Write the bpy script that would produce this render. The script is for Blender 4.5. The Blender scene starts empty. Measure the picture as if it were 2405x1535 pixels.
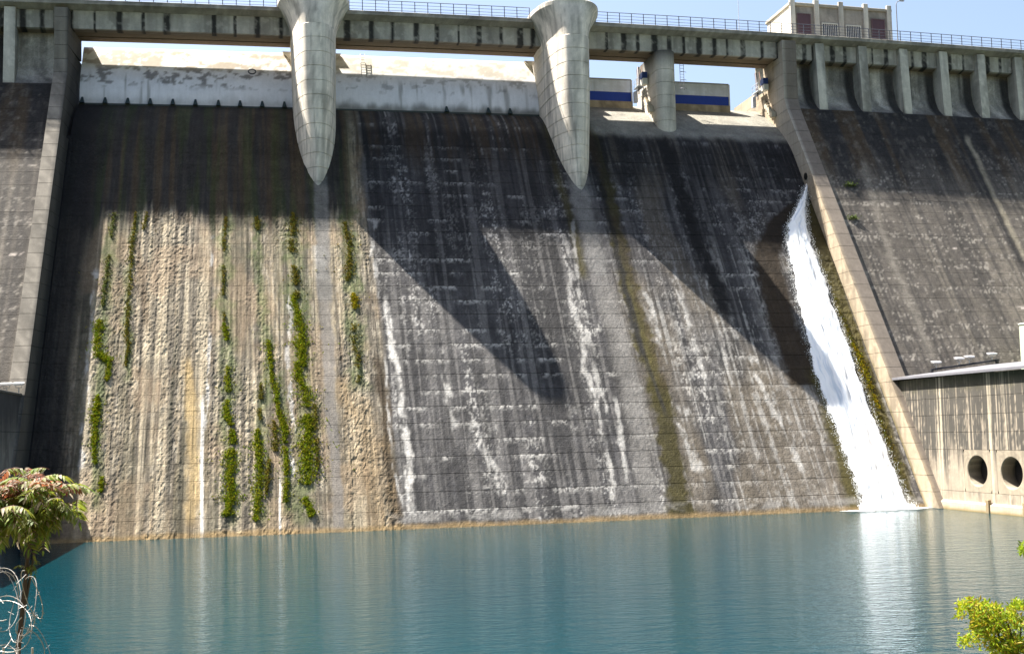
import bpy, math, random
import numpy as np
from mathutils import Matrix, Vector
random.seed(7); rng = np.random.default_rng(7)
scn = bpy.context.scene
COL = scn.collection
# ------------------------------------------------------------------ camera
FPX = 3156.876; PW, PH = 2405.0, 1535.0
YAW, PITCH, ROLL = (math.radians(a) for a in (10.3881, 4.57186, -1.45947))
CAMH = 6.461
fw = np.array([math.sin(YAW)*math.cos(PITCH), math.cos(YAW)*math.cos(PITCH), math.sin(PITCH)])
r0 = np.array([math.cos(YAW), -math.sin(YAW), 0.0]); u0 = np.cross(r0, fw)
rt = math.cos(ROLL)*r0 + math.sin(ROLL)*u0; up = -math.sin(ROLL)*r0 + math.cos(ROLL)*u0
cam = bpy.data.cameras.new('camera'); cam.sensor_width = 36.0; cam.lens = 36.0*FPX/PW
cam.clip_start = 0.1; cam.clip_end = 6000
camo = bpy.data.objects.new('camera', cam); COL.objects.link(camo)
camo.matrix_world = Matrix(((rt[0], up[0], -fw[0], 0), (rt[1], up[1], -fw[1], 0), (rt[2], up[2], -fw[2], CAMH), (0, 0, 0, 1)))
scn.camera = camo
# ------------------------------------------------------------------ sky, sun, exposure
SUN = np.array([-0.476, 0.362, 1.0]); SUN /= np.linalg.norm(SUN)      # towards the sun
wd = bpy.data.worlds.new('World'); scn.world = wd; wd.use_nodes = True
nt = wd.node_tree; bg = nt.nodes['Background']
sky = nt.nodes.new('ShaderNodeTexSky'); sky.sky_type = 'NISHITA'; sky.sun_disc = False
sky.sun_elevation = math.asin(SUN[2]); sky.sun_rotation = math.atan2(SUN[0], SUN[1])
sky.altitude = 300; sky.air_density = 1.0; sky.dust_density = 4.2; sky.ozone_density = 1.2
nt.links.new(sky.outputs[0], bg.inputs[0]); bg.inputs[1].default_value = 0.062
sl = bpy.data.lights.new('sun', 'SUN'); sl.energy = 5.0; sl.angle = math.radians(0.55); sl.color = (1.0, 0.94, 0.84)
so = bpy.data.objects.new('sun', sl); COL.objects.link(so)
so.rotation_euler = Vector(SUN).to_track_quat('Z', 'Y').to_euler(); so.location = (-40, 40, 120)
scn.view_settings.view_transform = 'Standard'; scn.view_settings.look = 'None'
scn.view_settings.exposure = 2.05; scn.view_settings.gamma = 1.0; scn.view_settings.use_curve_mapping = False
# ------------------------------------------------------------------ dam geometry constants
D, AL = 94.6926, math.radians(54.6297); TA = math.tan(AL)
BC, BX = 0.000852949/1.2, -18.837                     # gentle plan curvature of the dam
NRM = np.array([0, -math.sin(AL), math.cos(AL)])
DECK = 45.43; LIFT = 1.25
XL, XR = -16.3, 50.4                                  # spillway between the two training walls
PIERS = (4.5, 27.95)
def bendy(x): return BC*(x-BX)**2
def ray(px, py): return fw + rt*((px-PW/2)/FPX) - up*((py-PH/2)/FPX)
def _hit(px, py, fn):
    d = ray(px, py); b = 0.0
    for _ in range(30):
        p = fn(d, b); b = bendy(p[0])
    return p[0], p[1]-b, p[2]
DF = 1.85                                             # the flank faces stand this far in front of the spillway plane
def on_face(px, py, dd=0.0):
    def fn(d, b):                                     # y-b = D + z/TA
        t = (D - dd + b + CAMH/TA)/(d[1] - d[2]/TA); return (t*d[0], t*d[1], CAMH+t*d[2])
    return _hit(px, py, fn)
def on_y(px, py, Y): 
    return _hit(px, py, lambda d, b: tuple(np.array([0, 0, CAMH])+d*((Y+b)/d[1])))
# ------------------------------------------------------------------ noise
def _h(ix, iy, s):
    n = (ix.astype(np.int64)*374761393 + iy.astype(np.int64)*668265263 + s*2147483647) & 0xffffffff
    n = ((n ^ (n >> 13))*1274126177) & 0xffffffff
    return ((n ^ (n >> 16)) & 0xffff)/65535.0
def vn(x, y, s=0):
    xi = np.floor(x); yi = np.floor(y); fx = x-xi; fy = y-yi
    fx = fx*fx*(3-2*fx); fy = fy*fy*(3-2*fy)
    a = _h(xi, yi, s); b = _h(xi+1, yi, s); c = _h(xi, yi+1, s); d = _h(xi+1, yi+1, s)
    return (a*(1-fx)+b*fx)*(1-fy) + (c*(1-fx)+d*fx)*fy
def fbm(x, y, s=0, o=4):
    v = 0.0; a = .5; t = 0.0
    for k in range(o):
        v = v + a*vn(x*2**k+k*17.3, y*2**k-k*9.1, s+k); t += a; a *= .5
    return v/t
def ss(a, b, x): 
    t = np.clip((x-a)/(b-a), 0, 1); return t*t*(3-2*t)
def mix(c, col, m): 
    m = np.asarray(m)[..., None]; return c*(1-m) + np.asarray(col)*m
# ------------------------------------------------------------------ object helpers
def tag(o, label=None, cat=None, group=None, kind=None):
    for k, v in (('label', label), ('category', cat), ('group', group), ('kind', kind)):
        if v: o[k] = v
    return o
ORG = {}
def empty(name, loc):
    o = bpy.data.objects.new(name, None); COL.objects.link(o); o.location = loc; o.empty_display_size = .5
    ORG[o.name] = np.array(loc, float); return o
def make_mesh(name, V, F, mat, col, smooth):
    me = bpy.data.meshes.new(name)
    if isinstance(F, np.ndarray):
        n, k = F.shape
        me.vertices.add(len(V)); me.vertices.foreach_set('co', np.ascontiguousarray(V, np.float32).ravel())
        me.loops.add(n*k); me.loops.foreach_set('vertex_index', np.ascontiguousarray(F, np.int32).ravel())
        me.polygons.add(n); me.polygons.foreach_set('loop_start', np.arange(0, n*k, k, dtype=np.int32))
        me.update(calc_edges=True); 
    else:
        me.from_pydata([tuple(v) for v in V], [], F)
    if smooth: me.polygons.foreach_set('use_smooth', [True]*len(me.polygons))
    else: me.shade_flat()
    if col is not None:
        c = np.ones((len(V), 4), np.float32)
        col = np.asarray(col); k_ = 4 if (col.ndim == 2 and col.shape[1] == 4) else 3; c[:, :k_] = np.clip(col, 0, 1)
        a = me.color_attributes.new('Col', 'FLOAT_COLOR', 'POINT'); a.data.foreach_set('color', c.ravel())
    me.materials.append(mat); me.validate(); return me
def mk(name, VF, mat, col=(.4, .38, .34), parent=None, bend=True, smooth=False):
    V, F = VF; V = np.array(V, float)
    c = col(V) if callable(col) else col
    if bend: V[:, 1] += bendy(V[:, 0])
    lo, hi = V.min(0), V.max(0); org = np.array([(lo[0]+hi[0])/2, (lo[1]+hi[1])/2, lo[2]])
    me = make_mesh(name, V-org, F, mat, c, smooth)
    o = bpy.data.objects.new(name, me); COL.objects.link(o)
    ORG[o.name] = org
    if parent is not None:
        o.parent = parent; o.location = org - ORG[parent.name]
    else: o.location = org
    return o
def clone(src, pos, parent=None, name=None):
    o = src.copy(); COL.objects.link(o)
    if parent is not None: o.parent = parent; o.location = np.array(pos)-ORG[parent.name]
    else: o.parent = None; o.location = pos
    ORG[o.name] = np.array(pos, float); return o
def join(*L):
    V = []; F = []; n = 0
    for v, f in L:
        v = np.array(v, float); V.append(v); F += [tuple(int(i)+n for i in q) for q in f]; n += len(v)
    return np.concatenate(V), F
def hexa(c, n=(1, 1, 1)):
    """surface of a trilinear block; c[i][j][k] corner at x_i y_j z_k"""
    c = np.array(c, float); Vs = []; Fs = []; base = 0
    for ax in range(3):
        a, b = [(1, 2), (2, 0), (0, 1)][ax]
        for side in (0, 1):
            s, t = np.meshgrid(np.linspace(0, 1, n[a]+1), np.linspace(0, 1, n[b]+1), indexing='ij')
            w = [None]*3; w[ax] = np.full_like(s, float(side)); w[a] = s; w[b] = t
            P = 0
            for i in (0, 1):
                for j in (0, 1):
                    for k in (0, 1):
                        wt = (w[0] if i else 1-w[0])*(w[1] if j else 1-w[1])*(w[2] if k else 1-w[2])
                        P = P + wt[..., None]*c[i, j, k]
            Vs.append(P.reshape(-1, 3)); id = np.arange(s.size).reshape(s.shape)+base
            q = np.stack([id[:-1, :-1], id[1:, :-1], id[1:, 1:], id[:-1, 1:]], -1).reshape(-1, 4)
            if side == 0: q = q[:, ::-1]
            Fs.append(q); base += s.size
    return np.concatenate(Vs), np.concatenate(Fs)
def box(x0, x1, y0, y1, z0, z1, n=(1, 1, 1)):
    return hexa([[[(x, y, z) for z in (z0, z1)] for y in (y0, y1)] for x in (x0, x1)], n)
def bbox(x0, x1, y0, y1, z0, z1, b=.03):
    """box with bevelled edges"""
    import bmesh
    bm = bmesh.new(); bmesh.ops.create_cube(bm, size=1.0)
    for v in bm.verts: v.co = ((x0+x1)/2+v.co.x*(x1-x0), (y0+y1)/2+v.co.y*(y1-y0), (z0+z1)/2+v.co.z*(z1-z0))
    bmesh.ops.bevel(bm, geom=bm.edges[:], offset=b, segments=1, affect='EDGES', profile=.5)
    bm.verts.index_update(); V = [tuple(v.co) for v in bm.verts]; F = [tuple(v.index for v in f.verts) for f in bm.faces]; bm.free()
    return V, F
def tube(pts, r, n=6, caps=True):
    pts = np.array(pts, float); rr = np.broadcast_to(r, (len(pts),)); V = []; F = []
    T = np.gradient(pts, axis=0); T /= np.linalg.norm(T, axis=1)[:, None]+1e-12
    ref = np.array([0.0, 0, 1]) if abs(T[0][2]) < .9 else np.array([1.0, 0, 0])
    nv = np.cross(T[0], ref); nv /= np.linalg.norm(nv)
    for i, p in enumerate(pts):
        nv = nv - T[i]*np.dot(nv, T[i]); nv /= np.linalg.norm(nv)+1e-12; bv = np.cross(T[i], nv)
        for k in range(n):
            a = 2*math.pi*k/n; V.append(p+rr[i]*(math.cos(a)*nv+math.sin(a)*bv))
    for i in range(len(pts)-1):
        for k in range(n):
            k2 = (k+1) % n; F.append((i*n+k, i*n+k2, (i+1)*n+k2, (i+1)*n+k))
    if caps: F.append(tuple(range(n-1, -1, -1))); F.append(tuple(range((len(pts)-1)*n, len(pts)*n)))
    return np.array(V), F
# ------------------------------------------------------------------ materials
def newmat(name):
    m = bpy.data.materials.new(name); m.use_nodes = True; t = m.node_tree
    return m, t, t.nodes['Principled BSDF']
def N(t, kind, **kw):
    n = t.nodes.new(kind)
    for k, v in kw.items():
        if k in n.inputs: n.inputs[k].default_value = v
        else: setattr(n, k, v)
    return n
def ramp(t, src, lo, hi, a, b):
    m = N(t, 'ShaderNodeMapRange'); t.links.new(src, m.inputs[0])
    for i, v in ((1, lo), (2, hi), (3, a), (4, b)): m.inputs[i].default_value = v
    return m.outputs[0]
def mul(t, a, b):
    m = N(t, 'ShaderNodeMath', operation='MULTIPLY'); t.links.new(a, m.inputs[0]); t.links.new(b, m.inputs[1]); return m.outputs[0]
def attr_mat(name, rough=.9, big=(.72, 1.28), fine=(.8, 1.2), streak=(.85, 1.15), bump=.5, bscale=9, bdist=.05, boards=0.0, spec=.25, metallic=0.0):
    m, t, p = newmat(name); L = t.links.new
    at = N(t, 'ShaderNodeAttribute', attribute_name='Col'); ge = N(t, 'ShaderNodeNewGeometry')
    n1 = N(t, 'ShaderNodeTexNoise', Scale=.55, Detail=7.0, Roughness=.65); L(ge.outputs['Position'], n1.inputs['Vector'])
    n2 = N(t, 'ShaderNodeTexNoise', Scale=6.5, Detail=6.0, Roughness=.75); L(ge.outputs['Position'], n2.inputs['Vector'])
    mp = N(t, 'ShaderNodeMapping'); mp.inputs['Scale'].default_value = (2.6, 2.6, .13); L(ge.outputs['Position'], mp.inputs[0])
    n3 = N(t, 'ShaderNodeTexNoise', Scale=1.0, Detail=5.0, Roughness=.6); L(mp.outputs[0], n3.inputs['Vector'])
    f = mul(t, ramp(t, n1.outputs[0], .3, .7, *big), ramp(t, n2.outputs[0], .3, .7, *fine))
    f = mul(t, f, ramp(t, n3.outputs[0], .3, .7, *streak))
    vm = N(t, 'ShaderNodeVectorMath', operation='SCALE'); L(at.outputs['Color'], vm.inputs[0]); L(f, vm.inputs['Scale'])
    L(vm.outputs[0], p.inputs['Base Color'])
    p.inputs['Roughness'].default_value = rough; p.inputs['Specular IOR Level'].default_value = spec; p.inputs['Metallic'].default_value = metallic
    nb = N(t, 'ShaderNodeTexNoise', Scale=float(bscale), Detail=5.0, Roughness=.7); L(ge.outputs['Position'], nb.inputs['Vector'])
    h = nb.outputs[0]
    if boards:
        wv = N(t, 'ShaderNodeTexWave', bands_direction='Z'); wv.inputs['Scale'].default_value = 2.1; wv.inputs['Distortion'].default_value = .6
        wv.inputs['Detail'].default_value = 2.0; L(ge.outputs['Position'], wv.inputs['Vector'])
        ad = N(t, 'ShaderNodeMath', operation='MULTIPLY_ADD'); L(wv.outputs['Fac'], ad.inputs[0]); ad.inputs[1].default_value = boards; L(h, ad.inputs[2]); h = ad.outputs[0]
    b = N(t, 'ShaderNodeBump', Strength=bump, Distance=bdist); L(h, b.inputs['Height']); L(b.outputs[0], p.inputs['Normal'])
    return m
M_CON = attr_mat('weathered_concrete', boards=.06, bump=.7, bdist=.05, fine=(.7, 1.3))
M_CLEAN = attr_mat('plain_concrete', big=(.86, 1.12), fine=(.9, 1.1), streak=(.9, 1.1), bump=.35, bscale=12, bdist=.02, boards=.06)
M_PAINT = attr_mat('painted_steel', rough=.55, big=(.92, 1.06), fine=(.95, 1.05), streak=(.94, 1.05), bump=.12, bscale=5, bdist=.02, spec=.4)
M_METAL = attr_mat('grey_metal', rough=.5, big=(.9, 1.1), fine=(.9, 1.1), streak=(.95, 1.05), bump=.1, bdist=.01, spec=.5, metallic=.3)
def leaf_mat(name, trans=.45, spec=.35):
    m, t, p = newmat(name); L = t.links.new
    at = N(t, 'ShaderNodeAttribute', attribute_name='Col'); oi = N(t, 'ShaderNodeObjectInfo')
    L(at.outputs['Color'], p.inputs['Base Color']); p.inputs['Roughness'].default_value = .6; p.inputs['Specular IOR Level'].default_value = spec
    tr = N(t, 'ShaderNodeBsdfTranslucent'); L(at.outputs['Color'], tr.inputs[0])
    mx = N(t, 'ShaderNodeMixShader'); mx.inputs[0].default_value = trans
    L(p.outputs[0], mx.inputs[1]); L(tr.outputs[0], mx.inputs[2]); L(mx.outputs[0], t.nodes['Material Output'].inputs[0]); return m
M_LEAF = leaf_mat('leaf'); M_MOSS = leaf_mat('moss', .35, .0)
def water_mat():
    m, t, p = newmat('turquoise_water'); L = t.links.new
    ge = N(t, 'ShaderNodeNewGeometry')
    n = N(t, 'ShaderNodeTexNoise', Scale=.035, Detail=3.0); L(ge.outputs['Position'], n.inputs['Vector'])
    mxc = N(t, 'ShaderNodeMix', data_type='RGBA'); L(ramp(t, n.outputs[0], .35, .65, 0, 1), mxc.inputs[0])
    mxc.inputs[6].default_value = (.0008, .025, .036, 1); mxc.inputs[7].default_value = (.0012, .029, .039, 1)
    L(mxc.outputs[2], p.inputs['Base Color'])
    p.inputs['Roughness'].default_value = .06; p.inputs['IOR'].default_value = 1.33; p.inputs['Specular IOR Level'].default_value = .22
    h = None
    for sx, sy, sc, w in ((.5, 1.2, 1.25, .9), (.8, 1.9, 2.8, .6), (.16, .22, 1.0, .45)):
        mp = N(t, 'ShaderNodeMapping'); mp.inputs['Scale'].default_value = (sx, sy, 1); mp.inputs['Rotation'].default_value = (0, 0, .12*sc); L(ge.outputs['Position'], mp.inputs[0])
        nz = N(t, 'ShaderNodeTexNoise', Scale=sc, Detail=3.0, Roughness=.55); L(mp.outputs[0], nz.inputs['Vector'])
        a = N(t, 'ShaderNodeMath', operation='MULTIPLY_ADD'); L(nz.outputs[0], a.inputs[0]); a.inputs[1].default_value = w
        if h is not None: L(h, a.inputs[2])
        else: a.inputs[2].default_value = 0
        h = a.outputs[0]
    b = N(t, 'ShaderNodeBump', Strength=.62, Distance=.12); L(h, b.inputs['Height']); L(b.outputs[0], p.inputs['Normal'])
    return m
M_WATER = water_mat()
def foam_mat():
    m, t, p = newmat('white_water'); L = t.links.new
    at = N(t, 'ShaderNodeAttribute', attribute_name='Col'); L(at.outputs['Color'], p.inputs['Base Color'])
    p.inputs['Roughness'].default_value = .45; p.inputs['Specular IOR Level'].default_value = .4
    p.inputs['Subsurface Weight'].default_value = .3; p.inputs['Subsurface Radius'].default_value = (.3, .3, .3)
    ge = N(t, 'ShaderNodeNewGeometry'); nb = N(t, 'ShaderNodeTexNoise', Scale=7.0, Detail=5.0, Roughness=.75); L(ge.outputs['Position'], nb.inputs['Vector'])
    b = N(t, 'ShaderNodeBump', Strength=.4, Distance=.06); L(nb.outputs[0], b.inputs['Height']); L(b.outputs[0], p.inputs['Normal'])
    ns = N(t, 'ShaderNodeTexNoise', Scale=9.0, Detail=4.0, Roughness=.7); L(ge.outputs['Position'], ns.inputs['Vector'])
    ad = N(t, 'ShaderNodeMath', operation='ADD'); L(at.outputs['Alpha'], ad.inputs[0]); L(ramp(t, ns.outputs[0], .3, .7, -.45, .45), ad.inputs[1])
    L(ramp(t, ad.outputs[0], .42, .62, 0, 1), p.inputs['Alpha']); return m
M_FOAM = foam_mat()
# ------------------------------------------------------------------ setting: water, river bed, bank
def sheet(name, x0, x1, y0, y1, z, mat, col, nx=1, ny=1):
    xs, ys = np.meshgrid(np.linspace(x0, x1, nx+1), np.linspace(y0, y1, ny+1), indexing='ij')
    V = np.stack([xs, ys, np.full_like(xs, z)], -1).reshape(-1, 3); id = np.arange(xs.size).reshape(xs.shape)
    return mk(name, (V, np.stack([id[:-1, :-1], id[1:, :-1], id[1:, 1:], id[:-1, 1:]], -1).reshape(-1, 4)), mat, col, bend=False)
tag(sheet('ground', -2500, 2500, -2500, 2500, -6.0, M_CON, (.10, .11, .06)), kind='structure')
tag(sheet('water', -75, 120, 14, 130, 0.0, M_WATER, (.02, .1, .12)), kind='structure')
def bank():
    xs, ys = np.meshgrid(np.linspace(-45, 70, 60), np.linspace(-40, 22, 44), indexing='ij')
    z = 4.86 - .05*np.clip(ys, 0, 9) - .55*np.clip(ys-11.5, 0, 20) - .25*np.clip(-ys-6, -50, 0)*0
    z = z + .10*(fbm(xs*.8, ys*.8, 3)-.5) + np.clip(np.abs(xs-4)-9, 0, 60)*.00
    V = np.stack([xs, ys, z], -1).reshape(-1, 3); id = np.arange(xs.size).reshape(xs.shape)
    F = np.stack([id[:-1, :-1], id[1:, :-1], id[1:, 1:], id[:-1, 1:]], -1).reshape(-1, 4)
    return tag(mk('bank', (V, F), M_CON, (.11, .10, .06), bend=False, smooth=True), kind='structure')
bank()
def sky_blocking_hills():  # out-of-view slopes added to block sky light and deepen the shade
    xs, ys = np.meshgrid(np.linspace(-330, 400, 150), np.linspace(-320, 330, 130), indexing='ij')
    d = np.maximum(np.maximum(-46-xs, xs-108), np.where(ys > 20, -1e3, -34-ys))              # distance up the added slopes
    d = np.where((ys > 131) & (xs > -46) & (xs < 108), -1e3, d)
    z = -4 + 118*ss(0, 150, d) + 30*ss(120, 330, d) + 9*(fbm(xs*.03, ys*.03, 61)-.5)*ss(0, 40, d) + 4*(fbm(xs*.15, ys*.15, 62)-.5)*ss(0, 15, d)
    z = np.where(d > 0, z, -5.0)
    V = np.stack([xs, ys, z], -1).reshape(-1, 3); id = np.arange(xs.size).reshape(xs.shape)
    F = np.stack([id[:-1, :-1], id[1:, :-1], id[1:, 1:], id[:-1, 1:]], -1).reshape(-1, 4)
    def pc(V): return mix(np.broadcast_to(np.array([.035, .05, .022]), V.shape).copy(), (.085, .08, .05), ss(.5, .62, fbm(V[:, 0]*.09, V[:, 1]*.09, 63)))
    return tag(mk('sky_blocking_hills', (V, F), M_CON, pc, bend=False, smooth=True), kind='structure')
sky_blocking_hills()
def bank_z(x, y): return 4.86 - .05*min(max(y, 0), 9) - .55*max(y-11.5, 0)
# ------------------------------------------------------------------ paint for the concrete
G_MID = np.array([.064, .062, .065]); G_LT = np.array([.160, .152, .147]); WHITE = np.array([.55, .53, .50])
TAN = np.array([.195, .158, .108]); TAN2 = np.array([.255, .208, .142]); TANG = np.array([.125, .11, .088])
DARK = np.array([.015, .0148, .0155]); OLIVE = np.array([.085, .072, .018]); BROWN = np.array([.105, .072, .042]); GREEN = np.array([.055, .085, .018])
def pl(*pts):
    q = np.array([on_face(x, y) for x, y in pts]); o = np.argsort(q[:, 2]); return q[o, 2], q[o, 0]
def plf(*pts):
    q = np.array([on_face(x, y, DF) for x, y in pts]); o = np.argsort(q[:, 2]); return q[o, 2], q[o, 0]
def streak(X, Z, line, w, fade=1.0, rag=.5, seed=1, ends=1.0, brk=0.0):
    zs, xs = line; c = np.interp(Z, zs, xs)
    wz = np.interp(Z, zs, np.linspace(w[1], w[0], len(zs))) if isinstance(w, tuple) else w
    d = np.abs(X - c + rag*wz*((fbm(X*.8, Z*.7, seed)-.5)*2.2+(fbm(X*3.1, Z*2.3, seed+7)-.5)*1.4))/wz
    m = 1-ss(1-fade*.75, 1+fade*.25, d)
    m = m*ss(zs[0]-ends, zs[0]+ends*.2, Z)*(1-ss(zs[-1]-ends*.2, zs[-1]+ends, Z))
    if brk: m = m*(1-brk*(1-ss(.40, .56, fbm(X*2.6, Z*.9, seed+9))))
    return m
LB = pl((858, 470), (872, 600), (905, 850), (929, 1100), (945, 1245))           # border of the crusted left part
def paint_spill(X, Z):
    """colour and relief of the spillway face"""
    sp = fbm(X*3.6, Z*2.6, 11); spf = fbm(X*9, Z*6.5, 12, 3); bl = fbm(X*.22, Z*.16, 13); st = fbm(X*1.7, Z*.07, 14); st2 = fbm(X*4.5, Z*.14, 15, 3)
    hz = fbm(X*.35, Z*1.6, 16)
    c = mix(np.broadcast_to(G_MID, X.shape+(3,)).copy(), G_LT, .75*ss(.42, .72, bl*.45+st*.35+sp*.2))
    c = mix(c, DARK*1.8, .55*ss(.52, .7, st2*.6+fbm(X*.5, Z*.25, 17)*.4))
    wm = ss(.51, .63, sp*.28+hz*.27+spf*.45)*ss(.42, .60, fbm(X*.9, Z*.12, 18)*.6+fbm(X*.25, Z*.2, 29)*.4)
    c = mix(c, WHITE*.95, .85*wm)
    c = mix(c, DARK*1.6, .6*ss(.5, .62, fbm(X*.55, Z*.09, 39)*.75+sp*.25))
    c = mix(c, DARK*2.2, .55*ss(.48, .60, fbm(X*5.2, Z*.09, 36, 3))); c = mix(c, G_LT*1.15, .5*ss(.55, .66, fbm(X*3.7, Z*.07, 37, 3)))
    lz = (Z/LIFT) % 1.0                                                       # pale bloom under the joints
    c = mix(c, WHITE*.75, .85*ss(.55, .95, lz)*ss(.5, .64, fbm(X*.55, np.floor(Z/LIFT)*3.7, 19))*ss(.38, .6, spf))
    # ---- right half: tan wash and pale drips
    rtm = ss(26, 33, X)
    c = mix(c, (.20, .165, .12), .5*rtm*ss(.4, .65, fbm(X*.35, Z*.12, 20)))
    c = mix(c, WHITE*.7, .55*rtm*ss(.56, .68, st2*.7+sp*.3)*(1-ss(20, 27, Z)))
    rel = .03*(sp-.5) + .02*(spf-.5)
    # ---- crusted left part
    xb = np.interp(Z, LB[0], LB[1]) + .5*(fbm(X*0+3, Z*.5, 21)-.5)
    lm = 1-ss(-.25, .25, X-xb)
    t = mix(np.broadcast_to(TAN, X.shape+(3,)).copy(), TAN2, ss(.4, .65, st))
    t = mix(t, TANG, .85*ss(.47, .62, fbm(X*.7, Z*.10, 22)))
    t = mix(t, TANG*.55, .6*ss(.56, .7, fbm(X*2.2, Z*.35, 23)))
    t = mix(t, (.36, .31, .22), .5*ss(.55, .7, st2))
    t = mix(t, (.12, .105, .085), .65*ss(.52, .66, fbm(X*6.3, Z*3.4, 24, 3)*.7+st*.3)); t = mix(t, (.42, .37, .29), .5*ss(.54, .68, fbm(X*5.1, Z*1.3, 25, 3)))
    t = mix(t, TANG*.6, .7*ss(.48, .58, fbm(X*5.5, Z*.11, 27, 3))); t = mix(t, (.46, .39, .28), .5*ss(.54, .64, fbm(X*3.3, Z*.06, 28, 3)))
    t = mix(t, (.085, .078, .05), .6*ss(.53, .64, fbm(X*1.15, Z*.045, 38, 4)))
    t = mix(t, (.27, .19, .12), .4*ss(.5, .66, fbm(X*.33, Z*.3, 26)))
    c = c*(1-lm[..., None]) + t*lm[..., None]
    crust = fbm(X*3.4, Z*2.2, 31, 4); rib = fbm(X*2.6, Z*.10, 32, 3); gr = fbm(X*7.5, Z*5.2, 33, 2)
    rough = np.clip(.25+1.2*ss(.36, .66, fbm(X*.6, Z*.12, 34, 5)), 0, 1.4)
    rel = rel*(1-lm) + lm*(rough*(.032*(crust-.35)+.06*(gr-.4)) + .09*(rib-.42) + .05*(fbm(X*6.5, Z*.3, 35, 3)-.45))
    rel = np.maximum(rel, -.06)
    # brown rusty margin
    S = lambda pts, w, col, k, **kw: mix(c, col, k*streak(X, Z, pl(*pts), w, **kw))
    c = S([(890, 850), (910, 1000), (930, 1230)], .55, BROWN*.55, .85, fade=1, seed=41)
    c = S([(800, 900), (860, 1000), (890, 1250)], 1.3, (.30, .21, .11), .5, fade=1.5, seed=42)
    c = S([(440, 860), (455, 1000), (450, 1215)], .55, (.40, .29, .14), .8, seed=43)
    c = S([(310, 500), (330, 640), (345, 760)], .35, BROWN, .6, seed=44)
    # green / olive wash below the moss
    for k, (pts, w) in enumerate([([(265, 500), (240, 800), (222, 1000), (232, 1180)], .55), ([(318, 500), (300, 700), (297, 880)], .38), ([(530, 495), (525, 700), (535, 1000), (545, 1215)], .7),
                   ([(605, 500), (608, 650), (630, 850), (612, 1000), (605, 1215)], .6), ([(690, 490), (700, 700), (722, 1000), (715, 1215)], 1.0), ([(655, 880), (668, 1000), (672, 1190)], .4), ([(820, 500), (826, 640), (835, 760), (845, 900)], .85)]):
        c = S(pts, w, GREEN*1.1, .62, rag=.9, fade=1.5, seed=50+k)
    # pale clean strips under the piers
    c = S([(752, 420), (757, 560), (775, 900), (790, 1120), (796, 1260)], (.68, .38), (.20, .185, .17), .8, rag=.35, fade=.6, seed=61)
    rel = rel*(1-.9*streak(X, Z, pl((752, 420), (775, 900), (796, 1260)), .9, rag=.1, fade=.8, seed=61))
    c = S([(748, 580), (752, 610), (757, 650)], .6, WHITE*.75, .7, rag=.1, seed=62, ends=.3)
    c = S([(1360, 420), (1400, 620), (1480, 900), (1530, 1210)], (1.25, .9), (.20, .19, .18), .75, rag=.25, fade=1, seed=63)
    # olive algae bands
    c = S([(1395, 300), (1440, 510), (1468, 640), (1520, 830), (1555, 950)], (.62, .85), OLIVE*.8, .92, rag=.7, fade=.7, seed=64)
    c = S([(1540, 900), (1575, 1040), (1608, 1205)], (.9, 1.25), OLIVE*.5, .95, rag=.6, fade=.7, seed=65)
    c = S([(1480, 700), (1512, 830), (1560, 960)], .22, DARK*1.4, .7, rag=.5, seed=66)
    c = S([(1280, 290), (1312, 420), (1345, 520), (1370, 640)], .5, OLIVE*.9, .75, rag=.4, fade=1.2, seed=67)
    c = S([(1255, 280), (1285, 380), (1300, 470)], .6, DARK, .8, rag=.3, fade=1.2, seed=68)
    c = S([(1540, 285), (1600, 450), (1650, 600), (1705, 730)], .95, DARK*.8, .95, rag=.5, fade=.9, seed=69)
    c = S([(1385, 320), (1408, 420), (1440, 540), (1470, 690), (1505, 830)], .35, DARK*1.2, .85, rag=.7, fade=1, seed=74)
    c = S([(1445, 510), (1500, 700), (1560, 900)], .5, BROWN*.5, .5, rag=.8, fade=1.4, seed=75)
    c = S([(1625, 305), (1690, 470), (1770, 700), (1840, 900)], .5, G_LT*.9, .55, rag=.5, fade=1.3, seed=70)
    # wet dark fan beside the water jet, olive edge
    c = S([(1870, 480), (1820, 530), (1800, 600), (1840, 760), (1900, 900)], (.9, 1.9), BROWN*.30, .97, rag=.2, fade=.6, seed=71, ends=.4)
    c = S([(1930, 880), (1965, 1000), (2010, 1195)], (1.5, .75), OLIVE*.75, .93, rag=.3, fade=.8, seed=72)
    c = S([(1902, 480), (1935, 600), (1985, 740), (2060, 960), (2135, 1190)], (.9, 1.0), OLIVE*.8, .95, rag=.2, fade=.6, seed=73)
    # white lime runs
    for k, (pts, w) in enumerate([([(902, 700), (918, 800), (935, 870), (945, 970)], .30), ([(950, 1005), (957, 1080), (968, 1200)], .33), ([(882, 520), (876, 600), (888, 690)], .22), ([(905, 850), (912, 960), (925, 1100), (945, 1180)], .12),
                   ([(1325, 560), (1345, 700), (1375, 850), (1398, 960)], .34), ([(1398, 940), (1412, 1010), (1440, 1160)], .24), ([(1360, 700), (1395, 850), (1420, 960)], .26), ([(1345, 520), (1352, 600), (1362, 700)], .2),
                   ([(1512, 690), (1532, 720), (1545, 800)], .3), ([(1580, 640), (1625, 790), (1660, 900)], .2), ([(1655, 650), (1690, 790), (1720, 900)], .2), ([(1765, 840), (1830, 1000), (1880, 1100)], .35),
                   ([(1445, 940), (1465, 1080), (1475, 1170)], .3), ([(1605, 960), (1620, 1040), (1640, 1100)], .55), ([(1040, 880), (1062, 960), (1070, 1010)], .3), ([(1120, 1000), (1150, 1090), (1165, 1160)], .4),
                   ([(225, 640), (212, 820), (195, 980), (188, 1130)], .24), ([(500, 560), (490, 850), (480, 1000)], .14), ([(682, 700), (678, 830), (686, 1000), (684, 1130)], .2)]):
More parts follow.
